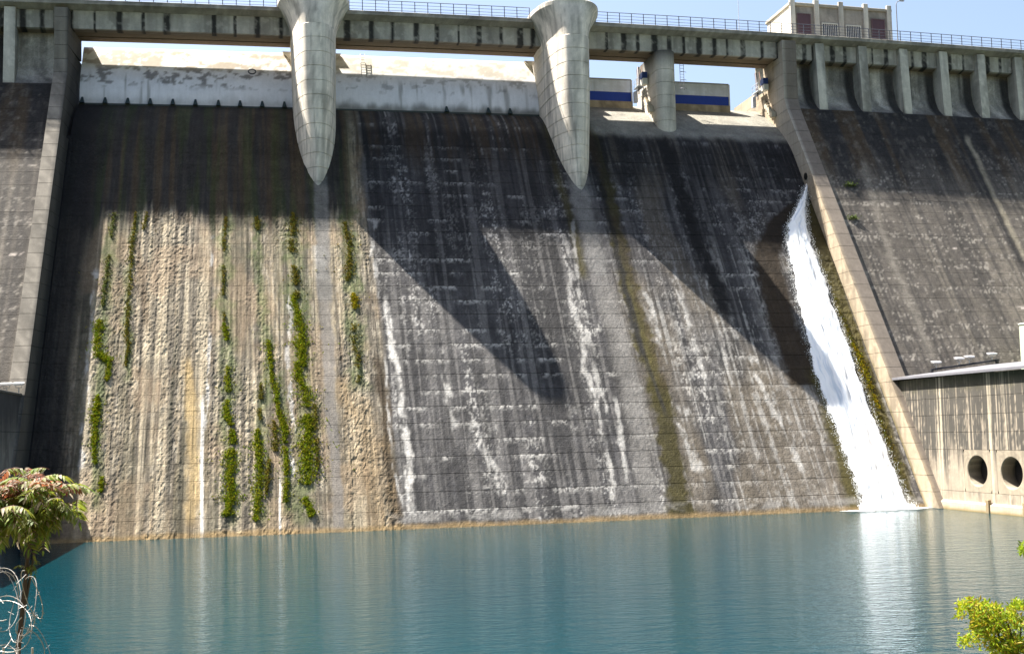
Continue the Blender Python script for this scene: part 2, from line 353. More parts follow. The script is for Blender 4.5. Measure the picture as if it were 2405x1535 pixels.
        c = S(pts, w, WHITE*(1.1 if k < 2 else .85), .85 if k < 2 else .7, rag=1.1, fade=.8, seed=80+k, ends=.5, brk=.7 if k < 2 else .95)
    c = S([(476, 950), (474, 1100), (474, 1262)], .13, WHITE*1.3, .95, rag=.2, fade=.6, seed=101)
    c = S([(658, 1140), (657, 1200), (657, 1255)], .08, WHITE*1.2, .9, rag=.3, fade=.6, seed=102)
    # dark growth and painted-in deck shade on the first two bays, ragged lower edge
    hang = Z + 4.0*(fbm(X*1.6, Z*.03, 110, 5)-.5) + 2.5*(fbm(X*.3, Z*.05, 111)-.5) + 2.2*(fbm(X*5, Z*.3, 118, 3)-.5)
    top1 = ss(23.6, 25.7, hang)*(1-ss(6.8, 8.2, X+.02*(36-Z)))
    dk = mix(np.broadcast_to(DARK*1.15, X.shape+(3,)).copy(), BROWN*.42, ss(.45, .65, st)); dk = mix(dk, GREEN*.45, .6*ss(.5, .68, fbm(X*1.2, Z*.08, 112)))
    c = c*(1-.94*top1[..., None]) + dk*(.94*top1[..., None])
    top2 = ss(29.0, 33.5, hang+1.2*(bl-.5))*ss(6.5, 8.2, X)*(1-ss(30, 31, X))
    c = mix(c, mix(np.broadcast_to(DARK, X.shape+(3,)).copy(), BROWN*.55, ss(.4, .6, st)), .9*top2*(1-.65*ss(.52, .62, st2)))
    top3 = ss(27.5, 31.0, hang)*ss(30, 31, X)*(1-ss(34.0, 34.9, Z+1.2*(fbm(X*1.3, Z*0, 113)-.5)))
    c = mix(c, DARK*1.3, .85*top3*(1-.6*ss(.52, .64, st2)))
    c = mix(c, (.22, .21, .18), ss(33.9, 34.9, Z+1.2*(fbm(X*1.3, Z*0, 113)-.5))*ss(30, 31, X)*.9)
    c = mix(c, c*np.array([.42, .42, .45]), (.85*ss(17, 25, hang+2*(bl-.5)*4)*ss(7.5, 9.5, X)*(1-ss(33.9, 34.9, Z))))  # upper middle face darkened in the colour to deepen its shade
    # left training wall's shadow painted in over black growth in the corner
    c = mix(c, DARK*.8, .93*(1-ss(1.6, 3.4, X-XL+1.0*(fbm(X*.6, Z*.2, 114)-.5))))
    c = mix(c, (.17, .165, .155), .7*streak(X, Z, pl((752, 415), (757, 560), (764, 700)), .66, rag=.2, fade=.5, seed=61, ends=.5))
    c = mix(c, (.16, .155, .15), .8*streak(X, Z, pl((1355, 410), (1385, 540), (1410, 640)), 1.0, rag=.3, fade=.8, seed=63, ends=.5))
    # water mark at the pool
    c = mix(c, (.24, .165, .075), .8*(1-ss(.12, .5, Z+.3*(fbm(X*.6, Z*0, 115)-.5))))
    c = mix(c, WHITE*.62, .5*ss(.35, .6, Z)*(1-ss(.7, 1.3, Z))*ss(5, 12, X)*ss(.4, .6, fbm(X*.8, Z*1.5, 116)))
    # moss-rough relief on the algae margins by the jet
    rel = rel + .16*streak(X, Z, pl((1935, 600), (2060, 960), (2135, 1190)), .9, seed=73)*(fbm(X*3, Z*2.5, 117)-.4)
    return c, rel
def paint_flank(X, Z):
    """plain faces beside the spillway: grey-brown, board marked, dark under the crest"""
    sp = fbm(X*2.2, Z*2.0, 211); bl = fbm(X*.2, Z*.12, 213); sl_ = X + .0*Z
    st = fbm(sl_*.9, Z*.05, 214); st2 = fbm(sl_*2.6, Z*.09, 215, 3); hz = fbm(X*.25, Z*3.2, 216)
    c = np.broadcast_to(np.array([.100, .089, .078]), X.shape+(3,)).copy()
    c = mix(c, (.17, .15, .125), .7*ss(.42, .66, bl*.4+st*.6)); c = mix(c, (.085, .076, .070), .6*ss(.5, .66, st2*.5+hz*.5))
    c = mix(c, DARK*2, .5*ss(.5, .62, fbm(X*4.4, Z*.08, 221, 3))); c = mix(c, (.34, .31, .27), .6*ss(.60, .70, fbm(X*6, Z*5, 222, 3)*.6+hz*.4))
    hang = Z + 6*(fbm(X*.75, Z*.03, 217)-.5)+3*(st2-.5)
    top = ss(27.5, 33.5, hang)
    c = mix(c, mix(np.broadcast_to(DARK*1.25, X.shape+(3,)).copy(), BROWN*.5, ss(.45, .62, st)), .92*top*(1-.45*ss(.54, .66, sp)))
    c = mix(c, DARK*1.5, .85*streak(X, Z, plf((2245, 290), (2310, 430), (2400, 620)), .55, seed=218, rag=.3, fade=1.1))
    c = mix(c, (.27, .24, .18), .7*streak(X, Z, plf((2275, 330), (2335, 460), (2404, 600)), .35, seed=219, rag=.5))
    c = mix(c, (.26, .235, .20), .5*streak(X, Z, plf((2030, 390), (2075, 560), (2190, 840)), .5, seed=220, rag=.6, fade=1.4))
    
    for a, b, z0, w_ in ((66, 69.5, 16.6, .12), (-19.7, -18.1, 21.3, .13), (62, 64, 22.5, .08)):
        m = ss(a, a+.5, X)*(1-ss(b-.5, b, X))*(1-ss(w_*.6, w_*1.4, np.abs(Z-z0)))*ss(.3, .5, sp); c = mix(c, (.62, .55, .5), .85*m)
    return c, .035*(sp-.5)+.008*(hz-.5)
# ------------------------------------------------------------------ the dam
dam = tag(empty('dam', (17, 118, 0)), 'tall weathered concrete gravity dam with stained sloping spillway face and rounded piers', 'dam')
JOINT = (.02, .02, .021)
def crest_curve(n, P0, s0, P2):
    a = (P0[1]-s0*P0[0]-P2[1]+TA*P2[0])/(TA-s0); P1 = (a, P0[1]-s0*(P0[0]-a))
    t = np.linspace(0, 1, n)[:, None]; P0, P1, P2 = map(np.array, (P0, P1, P2))
    return (1-t)**2*P2 + 2*t*(1-t)*P1 + t*t*P0
def face_blocks(core, xs_edges, z0, z1, paint, step, name, dd=0.0, gap=.02):
    k = 0; z = z0; stf = step if callable(step) else (lambda x: step)
    while z < z1-.05:
        zt = min(z+LIFT, z1) if z > 0 else LIFT
        for xa, xb in zip(xs_edges[:-1], xs_edges[1:]):
            g_ = gap*(1.7 if xa > 8 and dd == 0 else 1.0)
            nx = max(2, int((xb-xa)/stf(xa))); nz = max(2, int((zt-z)/math.sin(AL)/stf(xa)))
            xs = np.linspace(xa+.003, xb-.003, nx); zs = np.linspace(z+g_*.5, zt-g_*.5, nz)
            xs = np.concatenate([xs[:1], xs, xs[-1:]]); zs = np.concatenate([zs[:1], zs, zs[-1:]])
            X, Z = np.meshgrid(xs, zs, indexing='ij'); c, rel = paint(X, Z)
            off = rel.copy(); off[0, :] = off[-1, :] = -.14; off[:, 0] = off[:, -1] = -.14
            c = c.copy(); c[:, 0] = c[:, -1] = JOINT
            P = np.stack([X, D-dd+Z/TA+off*NRM[1], Z+off*NRM[2]], -1)
            id = np.arange(X.size).reshape(X.shape)
            F = np.stack([id[:-1, :-1], id[1:, :-1], id[1:, 1:], id[:-1, 1:]], -1).reshape(-1, 4)
            mk(name, (P.reshape(-1, 3), F), M_CON, c.reshape(-1, 3), core); k += 1
        z = zt
def slab_under(x0, x1, z0, z1, back, off=.13, dd=0.0):
    yf = lambda z: D-dd+z/TA+off/math.sin(AL)
    return hexa([[[(x, yf(z0), z0), (x, yf(z1), z1)], [(x, back, z0), (x, back, z1)]] for x in (x0, x1)], (24, 1, 8))
core = mk('spillway_face', slab_under(XL-.3, XR+.3, -3, 32.95, 131), M_CON, JOINT, dam)
mk('crest_core', box(XL-.3, XR+.3, 125.8, 131, 30, 37.3), M_CON, JOINT, core)
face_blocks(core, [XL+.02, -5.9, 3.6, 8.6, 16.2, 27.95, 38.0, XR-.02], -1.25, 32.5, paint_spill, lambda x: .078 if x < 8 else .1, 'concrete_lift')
# upper crest pieces of each bay (rounded ogee)
def crest_piece(x0, x1, P0, s0, zj):
    P2 = (D+zj/TA, zj); C = crest_curve(30, P0, s0, P2); nx = int((x1-x0)/.13)
    xs = np.linspace(x0, x1, nx); X = np.repeat(xs[:, None], len(C), 1); Y = np.repeat(C[None, :, 0], nx, 0); Z = np.repeat(C[None, :, 1], nx, 0)
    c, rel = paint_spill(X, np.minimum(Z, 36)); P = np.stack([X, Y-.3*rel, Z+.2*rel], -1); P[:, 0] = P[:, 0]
    id = np.arange(X.size).reshape(X.shape); F = np.stack([id[:-1, :-1], id[1:, :-1], id[1:, 1:], id[:-1, 1:]], -1).reshape(-1, 4)
    mk('crest_curve', (P.reshape(-1, 3), F), M_CON, c.reshape(-1, 3), core)
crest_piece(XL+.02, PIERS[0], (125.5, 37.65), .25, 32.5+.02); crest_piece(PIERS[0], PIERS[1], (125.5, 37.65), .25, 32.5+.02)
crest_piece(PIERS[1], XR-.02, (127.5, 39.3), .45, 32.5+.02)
flank_r = mk('flank_face', slab_under(51.6, 104, -3, 37.4, 131, dd=DF), M_CON, JOINT, dam)
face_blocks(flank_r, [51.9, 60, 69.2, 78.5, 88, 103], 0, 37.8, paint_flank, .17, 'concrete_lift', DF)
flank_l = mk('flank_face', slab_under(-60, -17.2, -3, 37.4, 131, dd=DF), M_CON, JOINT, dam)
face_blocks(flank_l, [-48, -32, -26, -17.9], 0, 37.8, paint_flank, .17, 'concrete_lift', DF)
# ---- training walls, in lifts
def cw(base, dark=.0, seed=300, sc=1.0):
    base = np.array(base)
    def f(V):
        X, Y, Z = V.T; a = fbm((X+Y)*1.1, Z*.16, seed); b = fbm((X+Y)*2.5, Z*2.5, seed+1)
        c = mix(np.broadcast_to(base, V.shape).copy(), base*.62, .8*ss(.45, .68, a)); c = mix(c, base*1.25, .6*ss(.5, .7, b))
        return mix(c, DARK*2, dark*ss(.45, .62, fbm((X+Y)*.9, Z*.10, seed+2)))
    return f
def paint_rwall(V):
    c = cw((.36, .295, .215), .12, 310)(V); X, Y, Z = V.T; h = Z-(Y-D)*TA
    c = mix(c, (.17, .145, .125), .9*ss(50.55, 50.8, X)); c = mix(c, OLIVE*1.1, .75*(1-ss(.1, .8, h+.5*(fbm(Y, Z, 5)-.5)))*ss(1, 28, 29-Z))
    c = mix(c, (.42, .39, .34), .8*ss(28.0, 32.0, Z)*(1-ss(50.55, 50.8, X))*(1-ss(121.5, 122.5, Y)))
    return c
def paint_lwall(V):
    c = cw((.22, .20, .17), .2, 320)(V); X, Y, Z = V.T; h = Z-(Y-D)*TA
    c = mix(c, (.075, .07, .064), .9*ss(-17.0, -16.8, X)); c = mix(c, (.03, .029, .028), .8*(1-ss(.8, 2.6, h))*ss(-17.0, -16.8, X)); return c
def training_wall(xi_b, xi_t, xo, v, paint, zend, ztop, yfront, name='training_wall'):
    """xi_b/xi_t inner side at base/top, xo outer side"""
    sgn = 1 if xo > xi_b else -1
    def sect(z, sh=0.0):
        yf = D+(z-v)/TA; yb = D+z/TA+1.2
        if yf > yfront: yf = yfront
        if z > ztop-.5-v*0 and False: pass
        return yf+sh, max(yb, yf+2.4)
    corew = []; zs = np.arange(zend, 44.4, LIFT); zs = np.append(zs, 44.62)
    def blk(z0, z1, sh, xs, back=None):
        (a0, b0), (a1, b1) = sect(z0, sh), sect(z1, sh)
        if z1 > 33: b0 = b1 = (134.0 if sgn > 0 else 127.5)
        if z1 > 42.3: b0 = b1 = 125.0
        xo_ = xo-sgn*sh; f = lambda x, t: x+sgn*sh
        x0b, x0t = xi_b+sgn*sh, xi_t+sgn*sh
        g = [[[(x0t, a0, z0), (x0t, a1, z1)], [(x0b, b0, z0), (x0b, b1, z1)]], [[(xo_, a0, z0), (xo_, a1, z1)], [(xo_, b0, z0), (xo_, b1, z1)]]]
        return g if sgn > 0 else g[::-1]
    core_ = mk(name, join(*[hexa(blk(a, b, .05, None)) for a, b in zip(zs[:-1], zs[1:])]), M_CON, JOINT, dam)
    for a, b in zip(zs[:-1], zs[1:]):
        mk('wall_lift', hexa(blk(a+.015, b-.015, 0, None), (4, 12, 5)), M_CLEAN, paint, core_)
    return core_
training_wall(XR, XR, 51.9, 3.1, paint_rwall, -1.25, 38, 119.7)
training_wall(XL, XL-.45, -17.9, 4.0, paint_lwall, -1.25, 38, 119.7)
# ---- piers
def foot(cx, w, nose, ynose=120.6, yback=126.2, unose=2.2, n=32, e=.5):
    """plan outline of a pier: long rounded nose downstream, short one upstream"""
    s = np.sin(np.linspace(0, math.pi/2, n+1)); hw = w*np.clip(1-s**2, 0, 1)**e
    P = [(cx-h, ynose-nose*q) for h, q in zip(hw, s)]+[(cx+h, ynose-nose*q) for h, q in list(zip(hw, s))[-2::-1]]
    P += [(cx+w*math.cos(t), yback+unose*math.sin(t)) for t in np.linspace(0, math.pi, n+1)]
    return np.array(P)
def loft(rings):
    n = len(rings[0][0]); V = []; F = []
    for P, z in rings: V += [(x, y, z) for x, y in P]
    for i in range(len(rings)-1):
        for k in range(n): F.append((i*n+k, i*n+(k+1) % n, (i+1)*n+(k+1) % n, (i+1)*n+k))
    F.append(tuple(range(n-1, -1, -1))); F.append(tuple(range((len(rings)-1)*n, len(rings)*n))); return np.array(V), F
def paint_pier(s):
    base = cw((.80, .735, .64), .04, s)
    def f(V): 
        c = base(V); c = mix(c, (.42, .39, .34), .55*ss(.5, .66, fbm((V[:, 0]+V[:, 1])*1.7, V[:, 2]*.09, s+31))); c = mix(c, (.22, .20, .17), .5*ss(.58, .7, fbm((V[:, 0]-V[:, 1])*3.2, V[:, 2]*.5, s+33)))
        return mix(c, (.32, .32, .30), .6*(1-ss(27.5, 31.0, V[:, 2]+1.5*(fbm(V[:, 0]*2, V[:, 2]*.3, 9)-.5))))
    return f
def pier(cx, w, nose, z0, seed):
    nq = lambda z: nose; eq = lambda z: .66-.34*ss(28, 38, z)
    co = mk('pier', loft([(foot(cx, w*.84, nq(z)-.14, e=eq(z)+.04), z) for z in (z0, 30, 34, 38, 42.4)]), M_CON, (.16, .15, .14), dam)
    zs = list(np.arange(z0, 42.6, 1.27)); zs[-1] = 42.5
    for a, b in zip(zs[:-1], zs[1:]):
        R = []; tp = lambda z: w*(1-.012*(42.5-z)*.6)
        for z, ins in ((a+.01, .035), (a+.045, 0), ((a+b)/2, 0), (b-.045, 0), (b-.01, .035)): R.append((foot(cx, tp(z)-ins, nq(z)-ins, e=eq(z)), z))
        mk('pier_lift', loft(R), M_CLEAN, paint_pier(seed), co)
    R = []
    for s in np.linspace(0, 1, 9):
        f_ = s**1.9; R.append((foot(cx, w+1.25*f_, nq(42.5)-.45*f_, yback=124.6, unose=.3, e=.36), 42.5+3.0*s))
    R.append((foot(cx, w+1.27, nq(42.5)-.43, yback=124.6, unose=.3, e=.36), 45.85)); R.append((foot(cx, w+1.15, nq(42.5)-.55, yback=124.6, unose=.2, e=.36), 45.95))
    mk('pier_head', loft(R), M_CLEAN, paint_pier(seed+5), co)
    mk('upstream_cap', loft([(foot(cx, w+.02+.75*q**2, .01, 125.6, 126.4, 2.3+.8*q**2), 41.6+1.35*q) for q in np.linspace(0, 1, 6)]), M_CLEAN, paint_pier(seed+7), co)
    return co
pier(PIERS[0], 1.98, 5.9, 26.0, 401); pier(PIERS[1], 1.98, 5.9, 26.0, 411)
def mid_pier():
    cx, w = 38.35, 1.0; co = mk('pier', loft([(foot(cx, w-.05, .9, 121.2, 127.5, .8), 32), (foot(cx, w-.05, .9, 121.2, 127.5, .8), 43.1)]), M_CON, JOINT, dam)
    zs = np.append(np.arange(32.5, 42.4, 1.25), 43.15)
    for a, b in zip(zs[:-1], zs[1:]):
        mk('pier_lift', loft([(foot(cx, w-i, .95-i, 121.2, 127.5, .8), z) for z, i in ((a+.01, .03), (a+.04, 0), (b-.04, 0), (b-.01, .03))]), M_CLEAN,
           (lambda V: mix(cw((.58, .54, .47), .2, 430)(V), DARK*1.5, .85*ss(42.0, 42.9, V[:, 2]+.8*(fbm(V[:, 0]*2, V[:, 1]*2, 8)-.5)))), co)
mid_pier()
# ---- crest of the flanks: wall, curved foot, parapet beam, pilasters
ST_BR = [(222, 45), (280, 46), (336, 48), (391, 50), (503, 55), (552, 57), (604, 58), (660, 62), (815, 68), (872, 68), (922, 72), (978, 74), (1026, 78), (1077, 80), (1125, 82), (1177, 86), (1222, 90), (1252, 92), (1425, 96), (1465, 99), (1498, 101), (1537, 104), (1572, 107), (1606, 110), (1642, 112), (1678, 115), (1708, 118), (1745, 121), (1790, 122)]
ST_R = [(1829, 115), (1889, 118), (1909, 120), (1955, 125), (1984, 127), (2049, 130), (2081, 132), (2143, 138), (2171, 140), (2231, 144), (2262, 146), (2320, 150), (2349, 152), (2381, 155)]
ST_L = [(5, 40), (30, 40), (53, 40), (99, 45), (130, 45), (165, 45)]
STX = np.array([on_y(x, y, 120.9)[0] for x, y in ST_BR+ST_R+ST_L]+[84, 86.5, 89, 92, 95, 98, -26, -28, -31, -33.5])
def stain(X, Z, w=.3, s=500, slant=0.0):
    m = np.zeros_like(X)
    for i, x in enumerate(STX):
        ww = w*(.45+.9*((i*0.618) % 1)); d = np.abs(X-x-slant*(Z-44)+.35*ww*(fbm(X*4, Z*2.2, s+i)-.5))/ww
        m = np.maximum(m, (1-ss(.55, 1.1, d))*(1-.45*ss(.5, .75, fbm(X*3, Z*3, s+60+i))))
    return m
def paint_beam(V):
    X, Y, Z = V.T; c = cw((.43, .405, .355), .25, 440)(V)
    c = mix(c, (.12, .11, .09), .6*ss(44.75, 45.1, Z)*ss(.35, .6, fbm(X*.8, Z*2, 445)))
    c = mix(c, (.15, .11, .068), .9*ss(121.05, 121.4, Y))                   # rusty brown soffit
    return mix(c, DARK*1.1, .93*stain(X, Z)*(1-ss(44.85, 45.05, Z)))
def paint_wall(V):
    X, Y, Z = V.T; c = cw((.46, .43, .375), .35, 450)(V)
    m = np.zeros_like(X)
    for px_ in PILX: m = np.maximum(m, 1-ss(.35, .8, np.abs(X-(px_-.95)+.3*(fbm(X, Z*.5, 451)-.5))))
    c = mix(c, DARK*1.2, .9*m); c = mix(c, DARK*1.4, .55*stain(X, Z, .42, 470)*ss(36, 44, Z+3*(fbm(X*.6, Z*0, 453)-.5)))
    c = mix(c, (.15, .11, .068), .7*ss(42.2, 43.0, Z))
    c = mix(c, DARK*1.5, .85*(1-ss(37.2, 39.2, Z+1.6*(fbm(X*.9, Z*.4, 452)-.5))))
    return c
PILX = [54.8, 59.65, 64.35, 69.05, 73.6, 78.25, 82.9, 87.5, 92.1, 96.7, -21.7, -26.3, -30.9, -35.5]
def crest_wall(x0, x1):
    prof = [(119.7, 37.75), (119.95, 37.85), (120.5, 38.25), (121.1, 38.85), (121.6, 39.7), (121.85, 40.7), (121.9, 41.9), (121.9, 43.1)]
    n = int((x1-x0)/.16); xs = np.linspace(x0, x1, n); pr = np.array(prof)
    t = np.linspace(0, 1, 36); pr = np.stack([np.interp(t, np.linspace(0, 1, len(pr)), pr[:, 0]), np.interp(t, np.linspace(0, 1, len(pr)), pr[:, 1])], 1)
    X = np.repeat(xs[:, None], 36, 1); P = np.stack([X, np.repeat(pr[None, :, 0], n, 0), np.repeat(pr[None, :, 1], n, 0)], -1)
    id = np.arange(n*36).reshape(n, 36); F = np.stack([id[:-1, :-1], id[1:, :-1], id[1:, 1:], id[:-1, 1:]], -1).reshape(-1, 4)
    w = mk('crest_wall', (P.reshape(-1, 3), F), M_CON, paint_wall, dam, smooth=True)
    mk('crest_core', box(x0, x1, 122.6, 131, 36.5, 44.9), M_CON, (.3, .28, .23), w)
    # parapet beam with tapered soffit, cut into panels between pilasters
    cuts = [x0]+[p for p in sorted(PILX) if x0+.6 < p < x1-.6]+[x1]
    for a, b in zip(cuts[:-1], cuts[1:]):
        aa = a+(.5 if a in PILX else .0); bb = b-(.5 if b in PILX else .0)
        g = [[[(x, 120.92, 43.1), (x, 120.92, 44.7)], [(x, 122.6, 42.75), (x, 122.6, 44.7)]] for x in (aa, bb)]
        mk('parapet_beam', hexa(g, (int((bb-aa)/.1), 8, 14)), M_CLEAN, paint_beam, w)
    for p in PILX:
        if x0 < p < x1:
            V, F = hexa([[[(x, 119.85 if z < 38 else 120.35, z) for z in (37.3, 44.72)], [(x, 122.7, z) for z in (37.3, 44.72)]] for x in (p-.47, p+.47)], (4, 4, 30))
            mk('pilaster', (V, F), M_CLEAN, lambda V: mix(cw((.54, .51, .44), .4, 480)(V), DARK*1.5, .8*(1-ss(37.0, 38.2, V[:, 2]+.8*(fbm(V[:, 0]*2, V[:, 2], 4)-.5)))), w)
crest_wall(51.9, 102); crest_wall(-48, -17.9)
# ---- service bridge over the bays
bridge = tag(empty('service_bridge', (17, 123, 41)), 'grey concrete service bridge with rust stained soffit spanning the piers above the gates', 'bridge')
SPANS = [(XL-.3, PIERS[0]-1.6), (PIERS[0]+1.6, PIERS[1]-1.6), (PIERS[1]+1.6, XR+.3)]
for a, b in SPANS:
    g = mk('girder', box(a, b, 120.9, 122.0, 43.1, 44.72, (int((b-a)/.1), 10, 16)), M_CLEAN, paint_beam, bridge)
    mk('girder', box(a, b, 122.15, 123.4, 43.16, 44.72, (40, 1, 1)), M_CLEAN, (.15, .11, .068), bridge)
    mk('girder', box(a, b, 123.55, 124.85, 43.12, 44.72, (40, 1, 1)), M_CLEAN, (.14, .10, .065), bridge)
    mk('soffit_plate', box(a, b, 121.9, 124.0, 43.45, 44.5, (40, 1, 1)), M_CLEAN, (.26, .20, .12), bridge)
def deck(x0, x1, parent, y1=126.2):
    n = max(4, int((x1-x0)/.3)); xs = np.linspace(x0, x1, n+1)
    prof = [(120.0, 45.06), (120.0, 45.40), (120.04, 45.43), (y1, 45.43), (y1, 45.0), (121.0, 44.72)]
    V = [(x, y, z) for x in xs for y, z in prof]; k = len(prof); F = []
    for i in range(n):
        for j in range(k): F.append((i*k+j, i*k+(j+1) % k, (i+1)*k+(j+1) % k, (i+1)*k+j))
    F.append(tuple(range(k))); F.append(tuple(range(n*k+k-1, n*k-1, -1)))
    def pc(V):
        X, Y, Z = V.T; c = cw((.38, .35, .30), .2, 460)(V); return mix(c, (.10, .095, .085), .6*ss(.4, .6, fbm(X*.7, Z*3, 461))*ss(45.0, 45.2, Z)*(1-ss(120.1, 120.3, Y)))
    return mk('deck_slab', (V, F), M_CLEAN, pc, parent)
deck(XL-.3, PIERS[1], bridge); deck(PIERS[1], XR+.3, bridge, 125.6)
deck(XR+.3, 102, dam, 131); deck(-48, XL-.3, dam, 131)
# ------------------------------------------------------------------ crest gates
def gate_paint(seed, lich):
    def f(V):
        X, Y, Z = V.T; c = np.broadcast_to(np.array([.84, .83, .88]), V.shape).copy()
        c = mix(c, (.74, .72, .66), ss(40.2, 41.2, Z)*.9)  # cream above, lavender below: lit and shaded tints put into the paint
        b = fbm(X*.7, Z*1.6, seed)*.6+fbm(X*2.6, Z*3, seed+1)*.4
        lo = ss(.5, .58, b)*lich; c = mix(c, (.33, .25, .16), .75*lo*ss(40.2, 41.0, Z)); c = mix(c, (.10, .085, .08), .75*ss(.56, .63, b)*ss(38.3, 39.2, Z)*(1-ss(40.4, 41, Z))*lich)
        c = mix(c, (.12, .12, .11), .8*(1-ss(37.1, 38.0, Z+1.2*(fbm(X*1.5, Z*.6, seed+3)-.5)))*(1 if seed > 600 else .35))
        c = mix(c, (.15, .14, .13), .55*ss(.62, .72, fbm(X*2.2, Z*.12, seed+4))*(1-ss(39.3, 40.4, Z)))
        return c
    return f
def crest_gate(x0, x1, seed, lich, label, teeth):
    root = tag(empty('crest_gate', ((x0+x1)/2, 123.5+bendy((x0+x1)/2), 37)), label, 'gate')
    prof = np.array([(123.3, 36.9), (123.28, 37.4), (123.36, 38.2), (123.55, 38.9), (123.85, 39.6), (124.25, 40.25), (124.65, 40.85), (125.1, 41.5), (125.55, 42.15), (126.0, 42.78), (126.3, 43.0)])
    s = np.linspace(0, 1, 46); q = np.linspace(0, 1, len(prof)); pf = np.stack([np.interp(s, q, prof[:, 0]), np.interp(s, q, prof[:, 1])], 1)
    n = int((x1-x0)/.14); xs = np.linspace(x0, x1, n); V = []
    fr = np.stack([np.repeat(xs[:, None], 46, 1), np.repeat(pf[None, :, 0], n, 0), np.repeat(pf[None, :, 1], n, 0)], -1)
    id = np.arange(n*46).reshape(n, 46); F = np.stack([id[:-1, :-1], id[1:, :-1], id[1:, 1:], id[:-1, 1:]], -1).reshape(-1, 4)
    mk('skin_plate', (fr.reshape(-1, 3), F), M_PAINT, gate_paint(seed, lich), root, smooth=True)
    bk = [(y+.35, z-.05) for y, z in prof]; bx = []
    for a, b in zip(bk[:-1], bk[1:]):
        bx.append(hexa([[[(x, a[0], a[1]), (x, b[0], b[1])], [(x, a[0]+.5, a[1]), (x, b[0]+.5, b[1])]] for x in (x0+.05, x1-.05)]))
    mk('gate_body', join(*bx), M_PAINT, (.5, .5, .52), root)
    mk('sill_seal', box(x0, x1, 123.1, 123.3, 36.7, 37.0, (30, 1, 1)), M_METAL, (.04, .05, .05), root)
    for px_, py_ in teeth:
        x = on_y(px_, py_, 123.2)[0]; w, hh = .24, .62
        V = [(x-w, 123.25, 36.95), (x+w, 123.25, 36.95), (x+w*.8, 122.75, 36.95), (x-w*.8, 122.75, 36.95), (x-.08, 123.26, 36.95+hh), (x+.08, 123.26, 36.95+hh)]
        mk('flow_splitter', (V, [(0, 1, 2, 3), (3, 2, 5, 4), (2, 1, 5), (0, 3, 4), (1, 0, 4, 5)]), M_METAL, (.035, .06, .065), root)
    return root
g1 = crest_gate(XL+.05, PIERS[0]-1.7, 590, 1.0, 'white curved crest gate with brown lichen blotches and a row of dark flow splitters', [(x, 240+(x-190)*.02) for x in (193, 247, 300, 353, 406, 459, 513, 564, 616, 668)])
x_, y_, z_ = on_y(592, 168, 123.9)
a = np.linspace(0, 2*math.pi, 17)
mk('mooring_ring', tube([(x_+.33*math.cos(t), 123.95-.0*t+.22*math.sin(t)*.5, z_+.25*math.sin(t)) for t in a], .06, 6, False), M_METAL, (.05, .055, .08), g1)
g2 = crest_gate(PIERS[0]+1.7, PIERS[1]-1.7, 610, .55, 'cleaner white curved crest gate with algae runs along its lower edge and few splitters', [(1049, 260), (1147, 262), (1198, 264)])
# ladder on the second gate
lx = on_y(853, 150, 125)[0]
gl = [tube([(lx+d+.25*(z-40.4)*-.0, 123.95+(z-40.2)*.68+.0, z+.12) for z in np.linspace(40.2, 42.9, 6)], .03, 5) for d in (-.22, .22)]
gl += [tube([(lx-.22, 123.95+(z-40.2)*.68, z+.12), (lx+.22, 123.95+(z-40.2)*.68, z+.12)], .025, 5) for z in np.arange(40.4, 42.9, .3)]
mk('ladder', join(*gl), M_METAL, (.35, .34, .30), g2)
